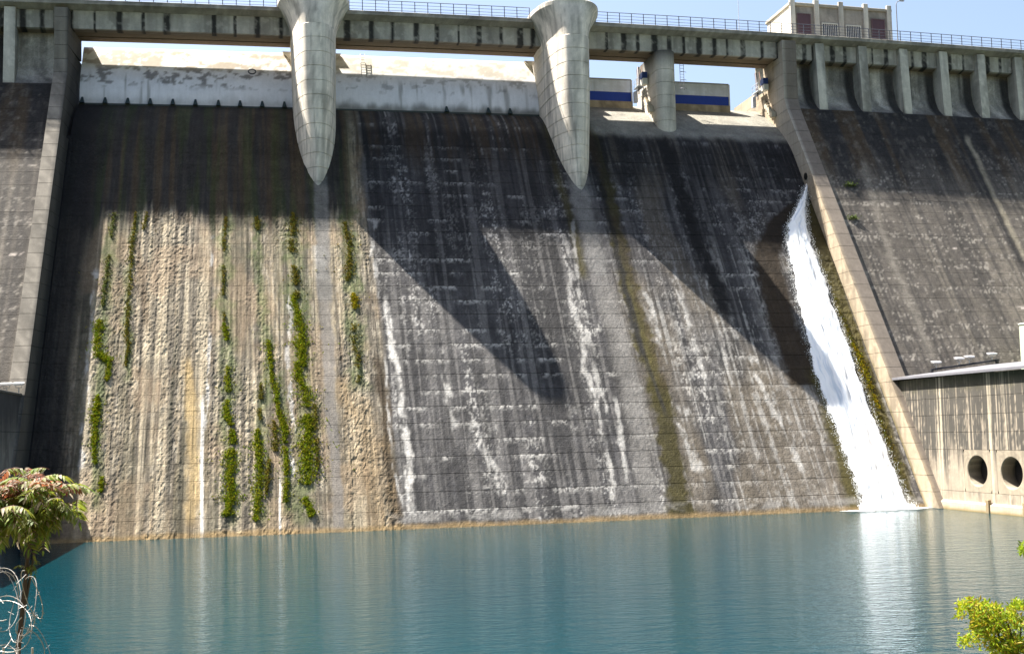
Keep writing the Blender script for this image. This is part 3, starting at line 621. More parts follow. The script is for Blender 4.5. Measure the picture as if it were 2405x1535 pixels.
# ------------------------------------------------------------------ blue and white flap gates in the third bay
def flap_gate(x0, x1, label):
    yg = 126.5; root = tag(empty('flap_gate', ((x0+x1)/2, yg+bendy((x0+x1)/2), 38.8)), label, 'gate', None)
    mk('sill', box(x0-.05, x1+.1, yg-.12, yg+1.2, 38.5, 39.5, (30, 1, 4)), M_CLEAN, cw((.42, .34, .24), .2, 640), root)
    mk('lower_plate', box(x0, x1, yg, yg+.3, 39.5, 40.45, (16, 1, 1)), M_PAINT, (.014, .05, .36), root)
    mk('upper_plate', box(x0, x1, yg-.02, yg+.3, 40.45, 41.67, (40, 1, 12)), M_PAINT, cw((.66, .70, .82), .10, 650), root)
    mk('top_flange', box(x0, x1, yg-.14, yg+.4, 41.67, 41.78, (12, 1, 1)), M_PAINT, (.30, .29, .27), root)
    mk('edge_guide', box(x1-.02, x1+.12, yg-.1, yg+.25, 39.2, 41.7), M_PAINT, (.62, .62, .66), root)
    # machinery on the pier side
    xw = 37.3 if x1 < 40 else 50.3; xq = xw; x1 = xw-1.0 if x1 > 40 else x1
    mk('motor_housing', bbox(xw-.62, xw-.08, yg-3.2, yg-2.3, 41.15, 41.75), M_PAINT, (.03, .06, .22), root)
    mk('motor_base', bbox(xw-.55, xw-.05, yg-3.2, yg-2.4, 40.5, 41.12), M_PAINT, (.72, .70, .62), root)
    mk('walkway', join(bbox(x1+.15, xw-.05, yg-2.2, yg-.4, 40.62, 40.72, .02), tube([(x1+.2, yg-2.15, 41.5), (x1+.2, yg-.45, 41.5)], .035, 5), tube([(x1+.2, yg-2.15, 41.1), (x1+.2, yg-.45, 41.1)], .03, 5),
       *[tube([(x1+.2, y, 40.7), (x1+.2, y, 41.5)], .035, 5) for y in (yg-2.15, yg-1.3, yg-.45)]), M_METAL, (.42, .45, .50), root)
    mk('hoist_cylinder', join(tube([(x1+.5, yg-1.2, 40.9), (x1+.75, yg-.2, 43.0)], .13, 8), tube([(x1+.35, yg-1.6, 39.9), (x1+.5, yg-1.2, 40.9)], .07, 8)), M_METAL, (.10, .09, .10), root)
    mk('cable_tray', tube([(x1+.85, yg-1.6, 41.0), (x1+.93, yg-.8, 43.0)], .06, 6), M_METAL, (.25, .16, .13), root)
    mk('hinge_arm', join(bbox(x1+.12, x1+.5, yg-.7, yg-.25, 39.3, 40.4, .03), tube([(x1+.3, yg-.5, 40.35), (x1+.75, yg-1.9, 40.62)], .10, 6)), M_PAINT, (.52, .56, .68), root)
    st = [bbox(xw-.42+.06*k, xw+.05, yg-4.6+.5*k, yg-4.0+.5*k, 37.4+.34*k, 37.95+.36*k, .04) for k in range(6)]
    mk('side_steps', join(*st), M_CLEAN, cw((.50, .44, .34), .2, 660), root)
    return root
flap_gate(PIERS[1]+1.7, 36.4, 'blue and white flap gate between the round pier and the slender middle pier')
flap_gate(39.3, 47.0, 'blue and white flap gate between the middle pier and the tall end wall')
# hanging cage ladder beside the middle pier
cx_, _, _ = on_y(1601, 180, 124.6)
cl = [tube([(cx_+d, 124.5, 40.4), (cx_+d, 124.5, 43.1)], .028, 5) for d in (-.2, .2)]+[tube([(cx_-.2, 124.5, z), (cx_+.2, 124.5, z)], .02, 5) for z in np.arange(40.5, 43, .3)]
cl += [tube([(cx_+.33*math.cos(t), 124.2-.33*math.sin(t)-.0, z) for t in np.linspace(0, math.pi, 9)], .02, 4) for z in (40.45, 41.3, 42.1)]
tag(mk('access_ladder', join(*cl), M_METAL, (.16, .16, .20), None), 'thin steel access ladder hanging under the bridge beside the middle pier', 'ladder')
# ------------------------------------------------------------------ handrails
RAILC = (.10, .105, .13)
post_src = None
def railing(x0, x1, label):
    global post_src
    xm = (x0+x1)/2; root = tag(empty('railing', (xm, 120.14+bendy(xm), DECK)), label, 'railing')
    n = int(round((x1-x0)/1.21)); xs = np.linspace(x0+.05, x1-.05, n+1)
    for x in xs:
        pos = (x, 120.14+bendy(x), DECK)
        if post_src is None:
            V, F = join(box(-.035, .035, -.02, .02, 0, 1.03), box(-.07, .07, -.05, .05, 0, .02)); V[:, 2] += .0
            me = make_mesh('post', V, F, M_METAL, RAILC, False); o = bpy.data.objects.new('post', me); COL.objects.link(o); o.parent = root; o.location = np.array(pos)-ORG[root.name]; post_src = o
        else: clone(post_src, pos, root)
    for z, r in ((1.03, .035), (.72, .022), (.42, .022), (.15, .022)):
        mk('rail', tube([(x, 120.14, DECK+z) for x in np.linspace(x0, x1, max(6, int((x1-x0)/2)))], r, 5), M_METAL, RAILC, root)
railing(-30, PIERS[0]-3.2, 'dark metal handrail on the deck over the lichen blotched gate')
railing(PIERS[0]+3.2, PIERS[1]-3.2, 'dark metal handrail on the deck between the two flared pier heads')
railing(PIERS[1]+3.2, 98, 'long dark metal handrail running past the flat roofed gatehouse')
# ------------------------------------------------------------------ gatehouse on the crest
def gatehouse():
    x0, x1, y0, y1, z0, z1 = 53.35, 65.0, 124.0, 130.5, DECK+.01, 50.05
    r = tag(empty('gatehouse', ((x0+x1)/2, 127+bendy(59), DECK)), 'flat roofed cream gatehouse with pilasters, grilled windows and brown doors on the dam crest', 'building')
    mk('wall', box(x0+.1, x1-.1, y0+.1, y1, z0, z1-.35, (60, 20, 16)), M_CLEAN, cw((.33, .30, .27), .1, 700), r)
    mk('wall', box(x0, x0+.09, y0+.1, y1, z0, z1-.35, (1, 20, 10)), M_CLEAN, cw((.62, .58, .50), .0, 701), r)
    mk('roof', join(bbox(x0-.15, x1+.15, y0-.12, y1+.2, z1-.34, z1-.02, .04)), M_CLEAN, cw((.42, .38, .31), .15, 702), r)
    for i, px_ in enumerate((1859, 1919, 1976, 2034, 2091)):
        x = on_y(px_, 50, 123.9)[0]; x = min(max(x, x0+.2), x1-.2)
        mk('pilaster', bbox(x-.27, x+.27, y0-.18, y0+.2, z0, z1+.35, .03), M_CLEAN, cw((.56, .53, .48), .1, 703+i), r)
    for a, b, c_, d in ((1874, 1902, 33, 0), (2048, 2076, 46, 0)):
        xa, _, zt = on_y(a, c_, 124); xb = on_y(b, c_, 124)[0]
        dr = mk('door', box(xa, xb, y0+.02, y0+.12, z0, zt), M_PAINT, (.085, .045, .06), r)
        mk('door_frame', join(box(xa-.09, xa, y0-.02, y0+.14, z0, zt+.09), box(xb, xb+.09, y0-.02, y0+.14, z0, zt+.09), box(xa, xb, y0-.02, y0+.14, zt, zt+.09)), M_PAINT, (.13, .08, .09), dr)
        mk('door_handle', box(xb-.25, xb-.17, y0-.04, y0+.02, z0+1.0, z0+1.15), M_METAL, (.3, .3, .3), dr)
    for a, b, c_ in ((1932, 1966, 56), (1988, 2020, 61)):
        xa, _, zt = on_y(a, c_, 124); xb = on_y(b, c_, 124)[0]; zb = zt-1.35
        w = mk('window', box(xa, xb, y0+.06, y0+.11, zb, zt), M_METAL, (.05, .06, .09), r)
        mk('frame', join(box(xa-.1, xa, y0-.04, y0+.13, zb-.1, zt+.1), box(xb, xb+.1, y0-.04, y0+.13, zb-.1, zt+.1), box(xa, xb, y0-.04, y0+.13, zt, zt+.1), box(xa, xb, y0-.04, y0+.13, zb-.1, zb)), M_PAINT, (.62, .60, .55), w)
        for x in np.linspace(xa, xb, 9)[1:-1]: mk('bar', box(x-.03, x+.03, y0-.02, y0+.03, zb, zt), M_PAINT, (.60, .58, .55), w)
gatehouse()
lx, ly, lz = on_y(2098, 10, 121.2)
tag(mk('street_lamp', join(tube([(lx, 120.6, DECK), (lx, 120.6, lz-.2), (lx+.15, 120.6, lz+.05), (lx+.5, 120.6, lz+.2)], [.06, .05, .045, .04], 6), bbox(lx+.35, lx+.95, 120.5, 120.72, lz+.14, lz+.28, .03)), M_METAL, (.30, .31, .34)), 'slim grey street lamp standing at the end of the gatehouse', 'lamp')
mx_ = on_y(1735, 40, 125.5)[0]
tag(mk('mast', join(tube([(mx_, 125.5, DECK), (mx_, 125.5, 48), (mx_, 125.5, 52.5)], [.045, .035, .02], 5), bbox(mx_-.1, mx_+.1, 125.4, 125.6, DECK, DECK+.08, .01)), M_METAL, (.45, .47, .5)), 'thin pale antenna mast on the deck beside the gatehouse', 'mast')
# ------------------------------------------------------------------ powerhouse wall with outlet pipes (right)
def paint_ret(V):
    X, Y, Z = V.T; c = cw((.30, .255, .20), .0, 800)(V)
    st = .72*fbm(Y*8.5, Z*.07, 801, 3)+.28*fbm(Y*3.8, Z*2.6, 806); lo = 3.0+3.0*(fbm(Y*.9, Y*0, 802)-.5)*2
    c = mix(c, (.06, .056, .05), .95*ss(.42, .52, st+.09*ss(4, 9, Z))*ss(lo-.6, lo+1.8, Z)*ss(78, 80.5, 102-.0*Y-Y+78-.0))
    c = mix(c, (.07, .066, .04), .8*ss(8.6, 9.8, Z+1.2*(fbm(Y*2, Z, 803)-.5)))
    c = mix(c, (.48, .42, .32), .7*ss(.62, .72, fbm(Y*2.6, Z*.06, 804, 3)))
    c = mix(c, (.46, .40, .31), .7*(1-ss(.5, .75, Z))); c = mix(c, (.22, .16, .06), .85*(1-ss(.08, .28, Z+.15*(fbm(Y, Z*0, 805)-.5))))
    return c
def retaining():
    r = tag(empty('powerhouse_wall', (53, 90+bendy(52), 0)), 'streaked tan concrete wall with two round dark outlet openings beside the water jet', 'wall')
    ya, yb = 70.0, 102.0; X0 = 51.0
    holes = [(87.65, 2.95), (83.05, 2.9)]; ry, rz = 1.42, 1.16; hy, hz = 1.9, 1.55
    core = mk('wall_core', box(X0+2.2, X0+9, ya, yb, -2, 9.9), M_CON, (.02, .02, .02), r)
    zs = [-1.6, 1.4, 4.5, 5.8, 7.1, 8.4, 10.05]
    def slab(y0, y1, z0, z1):
        mk('wall_panel', box(X0, X0+1.5, y0+.012, y1-.012, z0+.012, z1-.012, (2, max(2, int((y1-y0)/.075)), max(2, int((z1-z0)/.14)))), M_CLEAN, paint_ret, r)
    for z0, z1 in zip(zs[:-1], zs[1:]):
        if z0 == 1.4:
            ys = [ya, holes[1][0]-hy, holes[1][0]+hy, holes[0][0]-hy, holes[0][0]+hy, 95, yb]
            for i, (y0, y1) in enumerate(zip(ys[:-1], ys[1:])):
                if i in (1, 3):
                    hc = holes[1] if i == 1 else holes[0]; n = 48; V = []; F = []
                    def sq(t):
                        c, s = math.cos(t), math.sin(t); k = 1/max(abs(c)/(hy-.012), abs(s)/((z1-z0)/2-.012)); return hc[0]+c*k, (z0+z1)/2+s*k
                    K = 8
                    for j in range(n):
                        t = 2*math.pi*(j+.5)/n; a = sq(t); b = (hc[0]+ry*math.cos(t), hc[1]+rz*math.sin(t))
                        for k in range(K+1): V.append((X0, a[0]+(b[0]-a[0])*k/K, a[1]+(b[1]-a[1])*k/K))
                        V.append((X0+.05, hc[0]+(ry-.07)*math.cos(t), hc[1]+(rz-.06)*math.sin(t))); V.append((X0+1.9, hc[0]+(ry-.07)*math.cos(t), hc[1]+(rz-.06)*math.sin(t)))
                    m_ = K+3
                    for j in range(n):
                        j2 = (j+1) % n
                        for k in range(m_-1): F.append((j*m_+k, j*m_+k+1, j2*m_+k+1, j2*m_+k))
                    o = mk('wall_panel', (V, F), M_CLEAN, lambda V: mix(mix(paint_ret(V), (.33, .28, .21), .6), (.03, .03, .03), ss(51.06, 51.5, V[:, 0])), r)
                    mk('outlet_pipe', tube([(X0+.9, hc[0], hc[1]), (X0+2.15, hc[0], hc[1])], .98, 28, True), M_METAL, (.012, .012, .014), r)
                else: slab(y0, y1, z0, z1)
        else:
            for y0, y1 in zip([ya, 85.3, 95], [85.3, 95, yb]): slab(y0, y1, z0, z1)
    mk('footing', hexa([[[(50.75, y, -1.5), (50.75, y, .55)] for y in (ya, yb-4)], [[(51.05, y, -1.5), (51.05, y, .72)] for y in (ya, yb-4)]], (1, 120, 12)), M_CLEAN, paint_ret, r)
    for y in (86.0, 81.2): mk('rib', bbox(50.66, 50.9, y-.22, y+.22, -1, .95, .03), M_CLEAN, (.26, .20, .12), r)
    mk('roof', hexa([[[(50.55, 70, 10.02), (50.55, 70, 10.2)], [(50.55, 101.6, 10.12), (50.55, 101.6, 10.3)]], [[(60.5, 70, 11.15), (60.5, 70, 11.3)], [(60.5, 101.6, 11.2), (60.5, 101.6, 11.35)]]], (30, 2, 1)), M_METAL, (.20, .20, .225), r)
    mk('panel_hut', join(bbox(on_y(2395, 810, 99.4)[0], 74, 97.2, 99.4, 9.5, 14.6, .05)), M_PAINT, (.44, .50, .38), r)
    mk('hut_roof', bbox(on_y(2395, 810, 99.4)[0]-.06, 74.2, 97.1, 99.45, 14.6, 14.75, .04), M_PAINT, (.5, .52, .46), r)
    return r
retaining()
pipe = tag(empty('light_rail', (57.5, 100+bendy(57.5), 10.7)), 'dark pipe rail on legs above the metal roof carrying floodlights', 'rail')
mk('pipe', tube([(54.35, 100, 10.95), (57.5, 100, 11.3), (61, 100, 11.72)], .09, 8), M_METAL, (.03, .03, .035), pipe)
for x, z in ((54.45, 10.9), (60.8, 11.65)): mk('leg', bbox(x-.12, x+.12, 99.85, 100.15, z-.5, z+.02, .02), M_METAL, (.03, .03, .035), pipe)
def floodlight(p, label, group=None, bend=True, s=1.0):
    x, y, z = p; r = tag(empty('floodlight', (x, y+bendy(x), z)), label, 'floodlight', group)
    mk('bracket', join(tube([(x, y, z), (x, y, z+.42*s)], .045, 5), tube([(x-.2*s, y, z+.42*s), (x+.2*s, y, z+.42*s)], .025, 5), tube([(x-.2*s, y, z+.4*s), (x-.2*s, y, z+.66*s)], .022, 4), tube([(x+.2*s, y, z+.4*s), (x+.2*s, y, z+.66*s)], .022, 4)), M_METAL, (.4, .41, .43), r)
    V, F = hexa([[[(x+a*.34*s, y-.3*s, z+.60*s), (x+a*.38*s, y-.34*s, z+.72*s)], [(x+a*.30*s, y+.3*s, z+.66*s), (x+a*.36*s, y+.3*s, z+.80*s)]] for a in (-1, 1)])
    mk('lamp_head', (V, F), M_PAINT, (.80, .80, .82), r); mk('lens', box(x-.3*s, x+.3*s, y-.28*s, y+.26*s, z+.585*s, z+.598*s), M_METAL, (.25, .27, .30), r)
for i, (px_, py_) in enumerate(((2199, 868), (2253, 859), (2277, 855), (2330, 848))):
    x, y, z = on_y(px_, py_, 100.0)
    floodlight((x, 100.0, z-.05), ('white floodlight at the low end of the dark pipe rail', 'white floodlight of the close pair on the pipe rail, on the lower side', 'white floodlight of the close pair on the pipe rail, on the higher side', 'white floodlight at the high end of the dark pipe rail')[i], 'floodlights on the pipe rail')
# ------------------------------------------------------------------ low wall on the left bank side
def paint_low(V):
    X, Y, Z = V.T; c = cw((.20, .195, .19), .0, 850)(V)
    return mix(c, (.035, .037, .045), .9*ss(5.4, 9.0, Z+3.5*(fbm(Y*2.2+X, Z*.06, 851)-.5)))
lw = tag(empty('wing_wall', (-20, 90+bendy(-20), 0)), 'shaded grey wing wall with dark drips below the two floodlights, behind the red tipped sapling', 'wall')
for z0, z1 in ((-1.5, 2.5), (2.5, 5), (5, 7.5), (7.5, 10.05)):
    for y0, y1 in ((70, 86), (86, 100.4)):
        mk('wall_panel', box(-24, -17.0, y0+.012, y1-.012, z0+.012, z1-.012, (2, 40, 14)), M_CLEAN, paint_low, lw)
mk('coping', bbox(-24.1, -16.93, 70, 100.4, 10.04, 10.22, .03), M_CLEAN, (.12, .115, .11), lw)
for i, px_ in enumerate((15, 44)):
    x, y, z = on_y(px_, 921, 99.0)
    floodlight((x, 99.0, 10.2), ('white floodlight on the wing wall next to the training wall', 'white floodlight on the wing wall farther from the training wall')[1-i], 'floodlights on the wing wall')
# ------------------------------------------------------------------ water jet down the face
def jet():
    r = tag(empty('waterfall', (49, 97+bendy(49), 0)), 'foaming white water jet shooting from the training wall and sliding down the spillway', 'waterfall')
    Lp = [(1888, 437), (1880, 462), (1866, 495), (1848, 530), (1845, 570), (1857, 650), (1881, 760), (1911, 880), (1958, 1010), (2000, 1120), (2022, 1185), (2026, 1200)]
    Rp = [(1897, 437), (1897, 460), (1893, 495), (1896, 530), (1912, 585), (1938, 660), (1966, 740), (2003, 840), (2045, 960), (2092, 1080), (2136, 1186), (2142, 1200)]
    L_ = np.array([on_face(*p) for p in Lp]); R_ = np.array([on_face(*p) for p in Rp]); n = 260; m = 44
    t = np.linspace(0, 1, len(Lp)); T = np.linspace(0, 1, n); V = np.zeros((n, m, 3)); C = np.ones((n, m, 4))
    li = np.stack([np.interp(T, t, L_[:, k]) for k in range(3)], 1); ri = np.stack([np.interp(T, t, R_[:, k]) for k in range(3)], 1)
    w = np.linalg.norm(ri-li, axis=1)
    for i in range(n):
        s = np.linspace(0, 1, m); e = (fbm(np.array([T[i]*60.]), np.array([1.0]), 901)[0]-.5)*.16*min(w[i], 3); e2 = (fbm(np.array([T[i]*60.]), np.array([9.0]), 902)[0]-.5)*.12*min(w[i], 3)
        a = li[i]+np.array([e, 0, 0]); b = ri[i]+np.array([e2, 0, 0]); P = a+(b-a)*s[:, None]
        nz = fbm(P[:, 0]*2.6, np.full(m, T[i]*26), 903); nf = fbm(P[:, 0]*6, np.full(m, T[i]*70), 904)
        lift = .06+np.sin(math.pi*s)**.45*(.20+.22*(nz-.4)+.10*(nf-.5))+.22*math.exp(-((T[i]-.06)/.09)**2)*np.sin(math.pi*s)**.3
        V[i] = P+NRM*lift[:, None]
        g = fbm((s*w[i])*4.5, np.full(m, T[i]*9), 905); g2 = fbm((s*w[i])*9, np.full(m, T[i]*14), 907)
        ed = np.minimum(s, 1-s)*w[i]; C[i, :, 3] = .12+1.0*ss(0, .42, ed+.30*(g2-.5))
        C[i, :, :3] = mix(np.broadcast_to(np.array([.93, .94, .95]), (m, 3)).copy(), (.52, .60, .70), .75*ss(.50, .66, g*.45+g2*.35+nf*.2))
    id = np.arange(n*m).reshape(n, m); F = np.stack([id[:-1, :-1], id[:-1, 1:], id[1:, 1:], id[1:, :-1]], -1).reshape(-1, 4)
    mk('water_sheet', (V.reshape(-1, 3), F), M_FOAM, C.reshape(-1, 4), r, smooth=True)
    # droplets torn off the edges and splashing at the foot
    Vd = []; Fd = []; oc = np.array([(1, 0, 0), (-1, 0, 0), (0, 1, 0), (0, -1, 0), (0, 0, 1), (0, 0, -1)]); of = [(0, 2, 4), (2, 1, 4), (1, 3, 4), (3, 0, 4), (2, 0, 5), (1, 2, 5), (3, 1, 5), (0, 3, 5)]
    for k in range(5200):
        i = int(rng.random()**.8*(n-1)); side = rng.random(); base = li[i] if side < .5 else ri[i]; sg = -1 if side < .5 else 1
        if rng.random() < .12: i = n-1; base = li[i]+(ri[i]-li[i])*rng.random(); sg = rng.normal()
        p = base+np.array([sg*abs(rng.normal())*.20-sg*.14, 0, 0])+NRM*abs(rng.normal())*.2; 
        if p[2] < .03: p[2] = .03+abs(rng.normal())*.25; p[1] -= abs(rng.normal())*.4
        q = rng.uniform(.008, .026); Fd += [tuple(a+6*k for a in f) for f in of]; Vd.append(p+oc*q*np.array([1, 1, 1.8]))
    tag(mk('spray', (np.concatenate(Vd), Fd), M_FOAM, (.88, .90, .92), r), kind='stuff')
    xs = np.linspace(42.5, 50.4, 100); ys = np.linspace(-5.0, .35, 60); X, Y = np.meshgrid(xs, ys, indexing='ij')
    dist = np.sqrt(np.maximum(np.abs(X-47.0)-1.8, 0)**2+np.minimum(Y, 0)**2)
    h = .03+(fbm(X*2.5, Y*3, 906)-.3)*.26*(1-ss(0, .8, dist)); al = 1.05-1.05*ss(.2, 3.6, dist+1.8*(fbm(X*1.1, Y*1.6, 908)-.5))
    id = np.arange(X.size).reshape(X.shape); F = np.stack([id[:-1, :-1], id[1:, :-1], id[1:, 1:], id[:-1, 1:]], -1).reshape(-1, 4)
    mk('foam', (np.stack([X, D+Y, h], -1).reshape(-1, 3), F), M_FOAM, np.concatenate([np.broadcast_to([.80, .85, .87], X.shape+(3,)), np.clip(al, 0, 1)[..., None]*.85-.1], -1).reshape(-1, 4), r, smooth=True)
    x, y, z = on_face(1893, 434); 
    mk('outlet', tube([(50.32, y-.3, z+.75), (50.7, y-.3, z+.75)], .34, 14), M_METAL, (.015, .014, .014), r)
jet()
# ------------------------------------------------------------------ moss tufts on the face
def moss():
    V = []; F = []; C = []; k = 0
    paths = [([(266, 500), (262, 560)], .25, 60, 0), ([(258, 600), (243, 720)], .35, 160, 0), ([(238, 740), (234, 830), (240, 850)], .55, 420, 1), ([(256, 840), (252, 895)], .25, 110, 1), ([(228, 930), (220, 990), (222, 1090)], .38, 360, 1), ([(238, 1120), (234, 1175)], .22, 90, 1),
             ([(318, 500), (308, 620), (300, 760), (297, 860)], .22, 330, 2), ([(345, 500), (338, 540)], .2, 50, 2),
             ([(528, 510), (524, 620), (530, 760)], .28, 190, 2), ([(528, 760), (535, 800)], .3, 70, 1), ([(540, 840), (532, 960), (540, 1000)], .42, 330, 1), ([(540, 1010), (530, 1080), (548, 1150), (545, 1210)], .8, 620, 1),
             ([(604, 510), (606, 540)], .35, 70, 2), ([(632, 800), (638, 880), (648, 945)], .38, 300, 1), ([(610, 900), (612, 1000)], .2, 90, 2), ([(605, 1010), (608, 1100), (602, 1225)], .55, 460, 1), ([(655, 940), (668, 1020), (672, 1180)], .38, 420, 1), ([(640, 990), (645, 1060)], .3, 110, 2), ([(630, 1080), (628, 1160)], .25, 110, 2),
             ([(690, 500), (690, 600), (700, 700)], .42, 420, 2), ([(698, 690), (705, 800), (712, 860)], .6, 620, 1), ([(708, 850), (722, 960), (730, 1010)], .75, 700, 1), ([(718, 1000), (712, 1100), (720, 1215)], .85, 760, 1), ([(740, 950), (748, 1100)], .3, 130, 2),
             ([(815, 520), (822, 600), (820, 660)], .55, 260, 2), ([(828, 690), (832, 725)], .42, 150, 3), ([(835, 760), (840, 900)], .4, 120, 2),
             ([(1960, 700), (2040, 900), (2120, 1150)], .35, 260, 2), ([(2000, 800), (2035, 880), (2075, 990)], .3, 240, 3)]
    pal = [(.11, .14, .04), (.15, .20, .012), (.12, .125, .022), (.24, .23, .015)]
    for pts, w, n, ci in paths:
        q = np.array([on_face(*p) for p in pts]); t = np.linspace(0, 1, len(q))
        for _ in range(int(n*2.6)):
            s = rng.random(); p = np.array([np.interp(s, t, q[:, a]) for a in range(3)])
            if vn(np.array([p[2]*1.3]), np.array([pts[0][0]*.71]), 78)[0] < .24: continue
            p[0] += .5*w*(vn(np.array([p[2]*.8]), np.array([pts[0][0]*.51]), 79)[0]-.5)*2; thin = (.3+.7*math.sin(math.pi*s)**.6)*(.25+1.2*vn(np.array([s*9.0]), np.array([pts[0][0]*.37]), 77)[0])
            dx = rng.standard_t(3)*w*.38*thin; p[0] += dx; o = .05+rng.random()*.06*max(0, 1-abs(dx)/(w+.1)); base = p+NRM*o
            sz = rng.uniform(.03, .085); col = np.array(pal[ci])*rng.uniform(.5, 1.2)*np.array([rng.uniform(.8, 1.5), 1, 1])
            for b in range(3):
                d1 = rng.normal(size=3); d1[2] -= .6; d1 -= .6*NRM*(d1@NRM); d1 /= np.linalg.norm(d1); d2 = np.cross(d1, NRM+rng.normal(size=3)*.45); d2 /= np.linalg.norm(d2)
                a = base+rng.normal(size=3)*.05; V += [a-d1*sz, a+d2*sz*.55, a+d1*sz, a-d2*sz*.55]; F.append((k, k+1, k+2, k+3)); C += [col]*4; k += 4
    return tag(mk('moss', (np.array(V), np.array(F)), M_MOSS, np.array(C)), 'bright green moss hanging in vertical strips down the crusted spillway', 'moss', kind='stuff')
moss()
# small plants rooted in joints of the right flank
for px_, py_, s, lab in ((1996, 436, .55, 'small green tuft in the upper joint of the flank beside the training wall'), (2002, 513, .35, 'small green tuft in the lower joint of the flank beside the training wall')):
    x, y, z = on_face(px_, py_, DF); V = []; F = []; C = []
    rt_ = tag(empty('joint_plant', (x, y+bendy(x), z)), lab, 'plant', 'plants growing in joints')
    mk('stem', tube([(x-s, y-.02, z), (x-.3*s, y-.14, z+.06), (x+s, y-.06, z+.02)], .02, 5), M_LEAF, (.08, .06, .03), rt_)
    for k in range(160):
        p = np.array([x, y, z])+np.array([rng.normal()*s*.7, 0, rng.normal()*.10])+NRM*abs(rng.normal())*.16; d = rng.normal(size=3); d[2] -= .4; d /= np.linalg.norm(d); e = np.cross(d, rng.normal(size=3)); e /= np.linalg.norm(e)
        V += [p, p+d*.09+e*.04, p+d*.2, p+d*.09-e*.04]; F.append((4*k, 4*k+1, 4*k+2, 4*k+3)); C += [np.array([.08, .12, .02])*rng.uniform(.6, 1.3)]*4
    tag(mk('foliage', (np.array(V), np.array(F)), M_LEAF, np.array(C), rt_), kind='stuff')
# ------------------------------------------------------------------ foreground plants on the bank
def at(px, py, dist):
    d = ray(px, py); return np.array([0, 0, CAMH])+d*(dist/d[1])
def leaflet(L, w, droop):
    V = [(0, 0, 0), (w*.5, L*.35, -droop*L*.12+.1*w), (-w*.5, L*.35, -droop*L*.12+.1*w), (w*.35, L*.7, -droop*L*.4), (-w*.35, L*.7, -droop*L*.4), (0, L*.38, -droop*L*.13-.05*w), (0, L*.72, -droop*L*.43), (0, L, -droop*L*.75)]
    return np.array(V), [(0, 1, 5), (0, 5, 2), (1, 3, 6, 5), (5, 6, 4, 2), (3, 7, 6), (6, 7, 4)]
def compound_leaf(seed, tipred):
    r = np.random.default_rng(seed); L = r.uniform(.26, .38); n = 8; V = []; F = []; C = []; k = 0
    arc = r.uniform(.7, 1.3); pts = [np.array([0, L*math.sin(s*arc)/arc, L*(.30*s-.62*s*s*arc)]) for s in np.linspace(0, 1, 9)]
    tv, tf = tube(pts, np.linspace(.005, .002, 9), 4); V.append(tv); F += tf; C += [np.array([.16, .07, .05])]*len(tv); k += len(tv)
    base = np.array([.125, .165, .022]) if not tipred else np.array([.22, .085, .04])
    for j in range(2*n+1):
        s = .16+.84*(j//2)/n; p = np.array([np.interp(s, np.linspace(0, 1, 9), [q[a] for q in pts]) for a in range(3)])
        sd = 1 if j % 2 else -1; ll = .105*(1-.45*abs(s-.45))*r.uniform(.85, 1.2); lv, lf = leaflet(ll, ll*.34, r.uniform(.6, 1.5))
        ang = sd*r.uniform(.85, 1.25) if j < 2*n else 0; ca, sa = math.cos(ang), math.sin(ang)
        R_ = np.array([[ca, sa, 0], [-sa, ca, 0], [0, 0, 1]]); lv = lv@R_.T+p
        V.append(lv); F += [tuple(a+k for a in f) for f in lf]; k += 8
        cc = base*r.uniform(.65, 1.45)*np.array([r.uniform(.8, 1.35), 1, 1]); 
        if r.random() < (.4 if tipred else .12): cc = np.array([.36, .30, .22])*r.uniform(.7, 1.1)
        C += [cc]*8
    return np.concatenate(V), F, np.array(C)
def sapling():
    base = at(42, 1535, 9.6); bz = bank_z(base[0], base[1]); root = tag(empty('sapling', (base[0]-.04, base[1], bz)), 'slender sapling with drooping pinnate leaves, reddish at the top, on the bank', 'tree')
    pts = [np.array([base[0]-.05, base[1], bz-.05])]+[at(x, y, 9.6) for x, y in ((42, 1530), (52, 1440), (62, 1340), (73, 1240), (82, 1180), (84, 1140))]
    mk('trunk', tube(pts, np.linspace(.020, .009, len(pts)), 8), M_LEAF, (.085, .06, .045), root, bend=False)
    mk('trunk', tube([pts[2]+np.array([.01, 0, 0]), at(68, 1370, 9.62), at(80, 1300, 9.62), at(90, 1230, 9.6)], [.011, .010, .009, .007], 6), M_LEAF, (.10, .08, .06), root, bend=False)
    src = []
    for s in range(10):
        V, F, C = compound_leaf(s, s >= 6); src.append(make_mesh('leaf', V, F, M_LEAF, C, False))
    r = np.random.default_rng(5)
    def put(px, py, mi, az, tilt, sc, dist=9.6):
        o = bpy.data.objects.new('leaf', src[mi]); COL.objects.link(o); o.parent = root; o.location = at(px, py, dist)-ORG[root.name]
        o.rotation_euler = (tilt, r.normal()*.25, az); o.scale = (sc,)*3
    for k in range(230):
        u = r.random(); px_ = 58+r.normal()*43; py_ = 1192+r.normal()*30-22*(1-((px_-70)/120)**2); red = py_ < 1158 and r.random() < .5
        put(px_, py_, r.integers(6, 10) if red else r.integers(0, 6), r.uniform(0, 2*math.pi), r.uniform(-.25, .75) if py_ < 1165 else r.uniform(-.6, .3), r.uniform(.38, .72), 9.6+r.normal()*.16)
    for k in range(14): put(20+r.normal()*30, 1230+r.normal()*28, r.integers(0, 6), r.uniform(0, 6.28), r.uniform(-.5, .2), r.uniform(.5, .8), 9.6+r.normal()*.1)
    for k in range(7): put(70+r.normal()*6, 1332+r.normal()*5, r.integers(0, 6), r.uniform(0, 6.28), r.uniform(-.2, .6), r.uniform(.22, .34))
    for k in range(5): put(95+r.normal()*30, 1160+r.normal()*10, r.integers(6, 10), r.uniform(0, 6.28), r.uniform(0, .8), r.uniform(.5, .8))
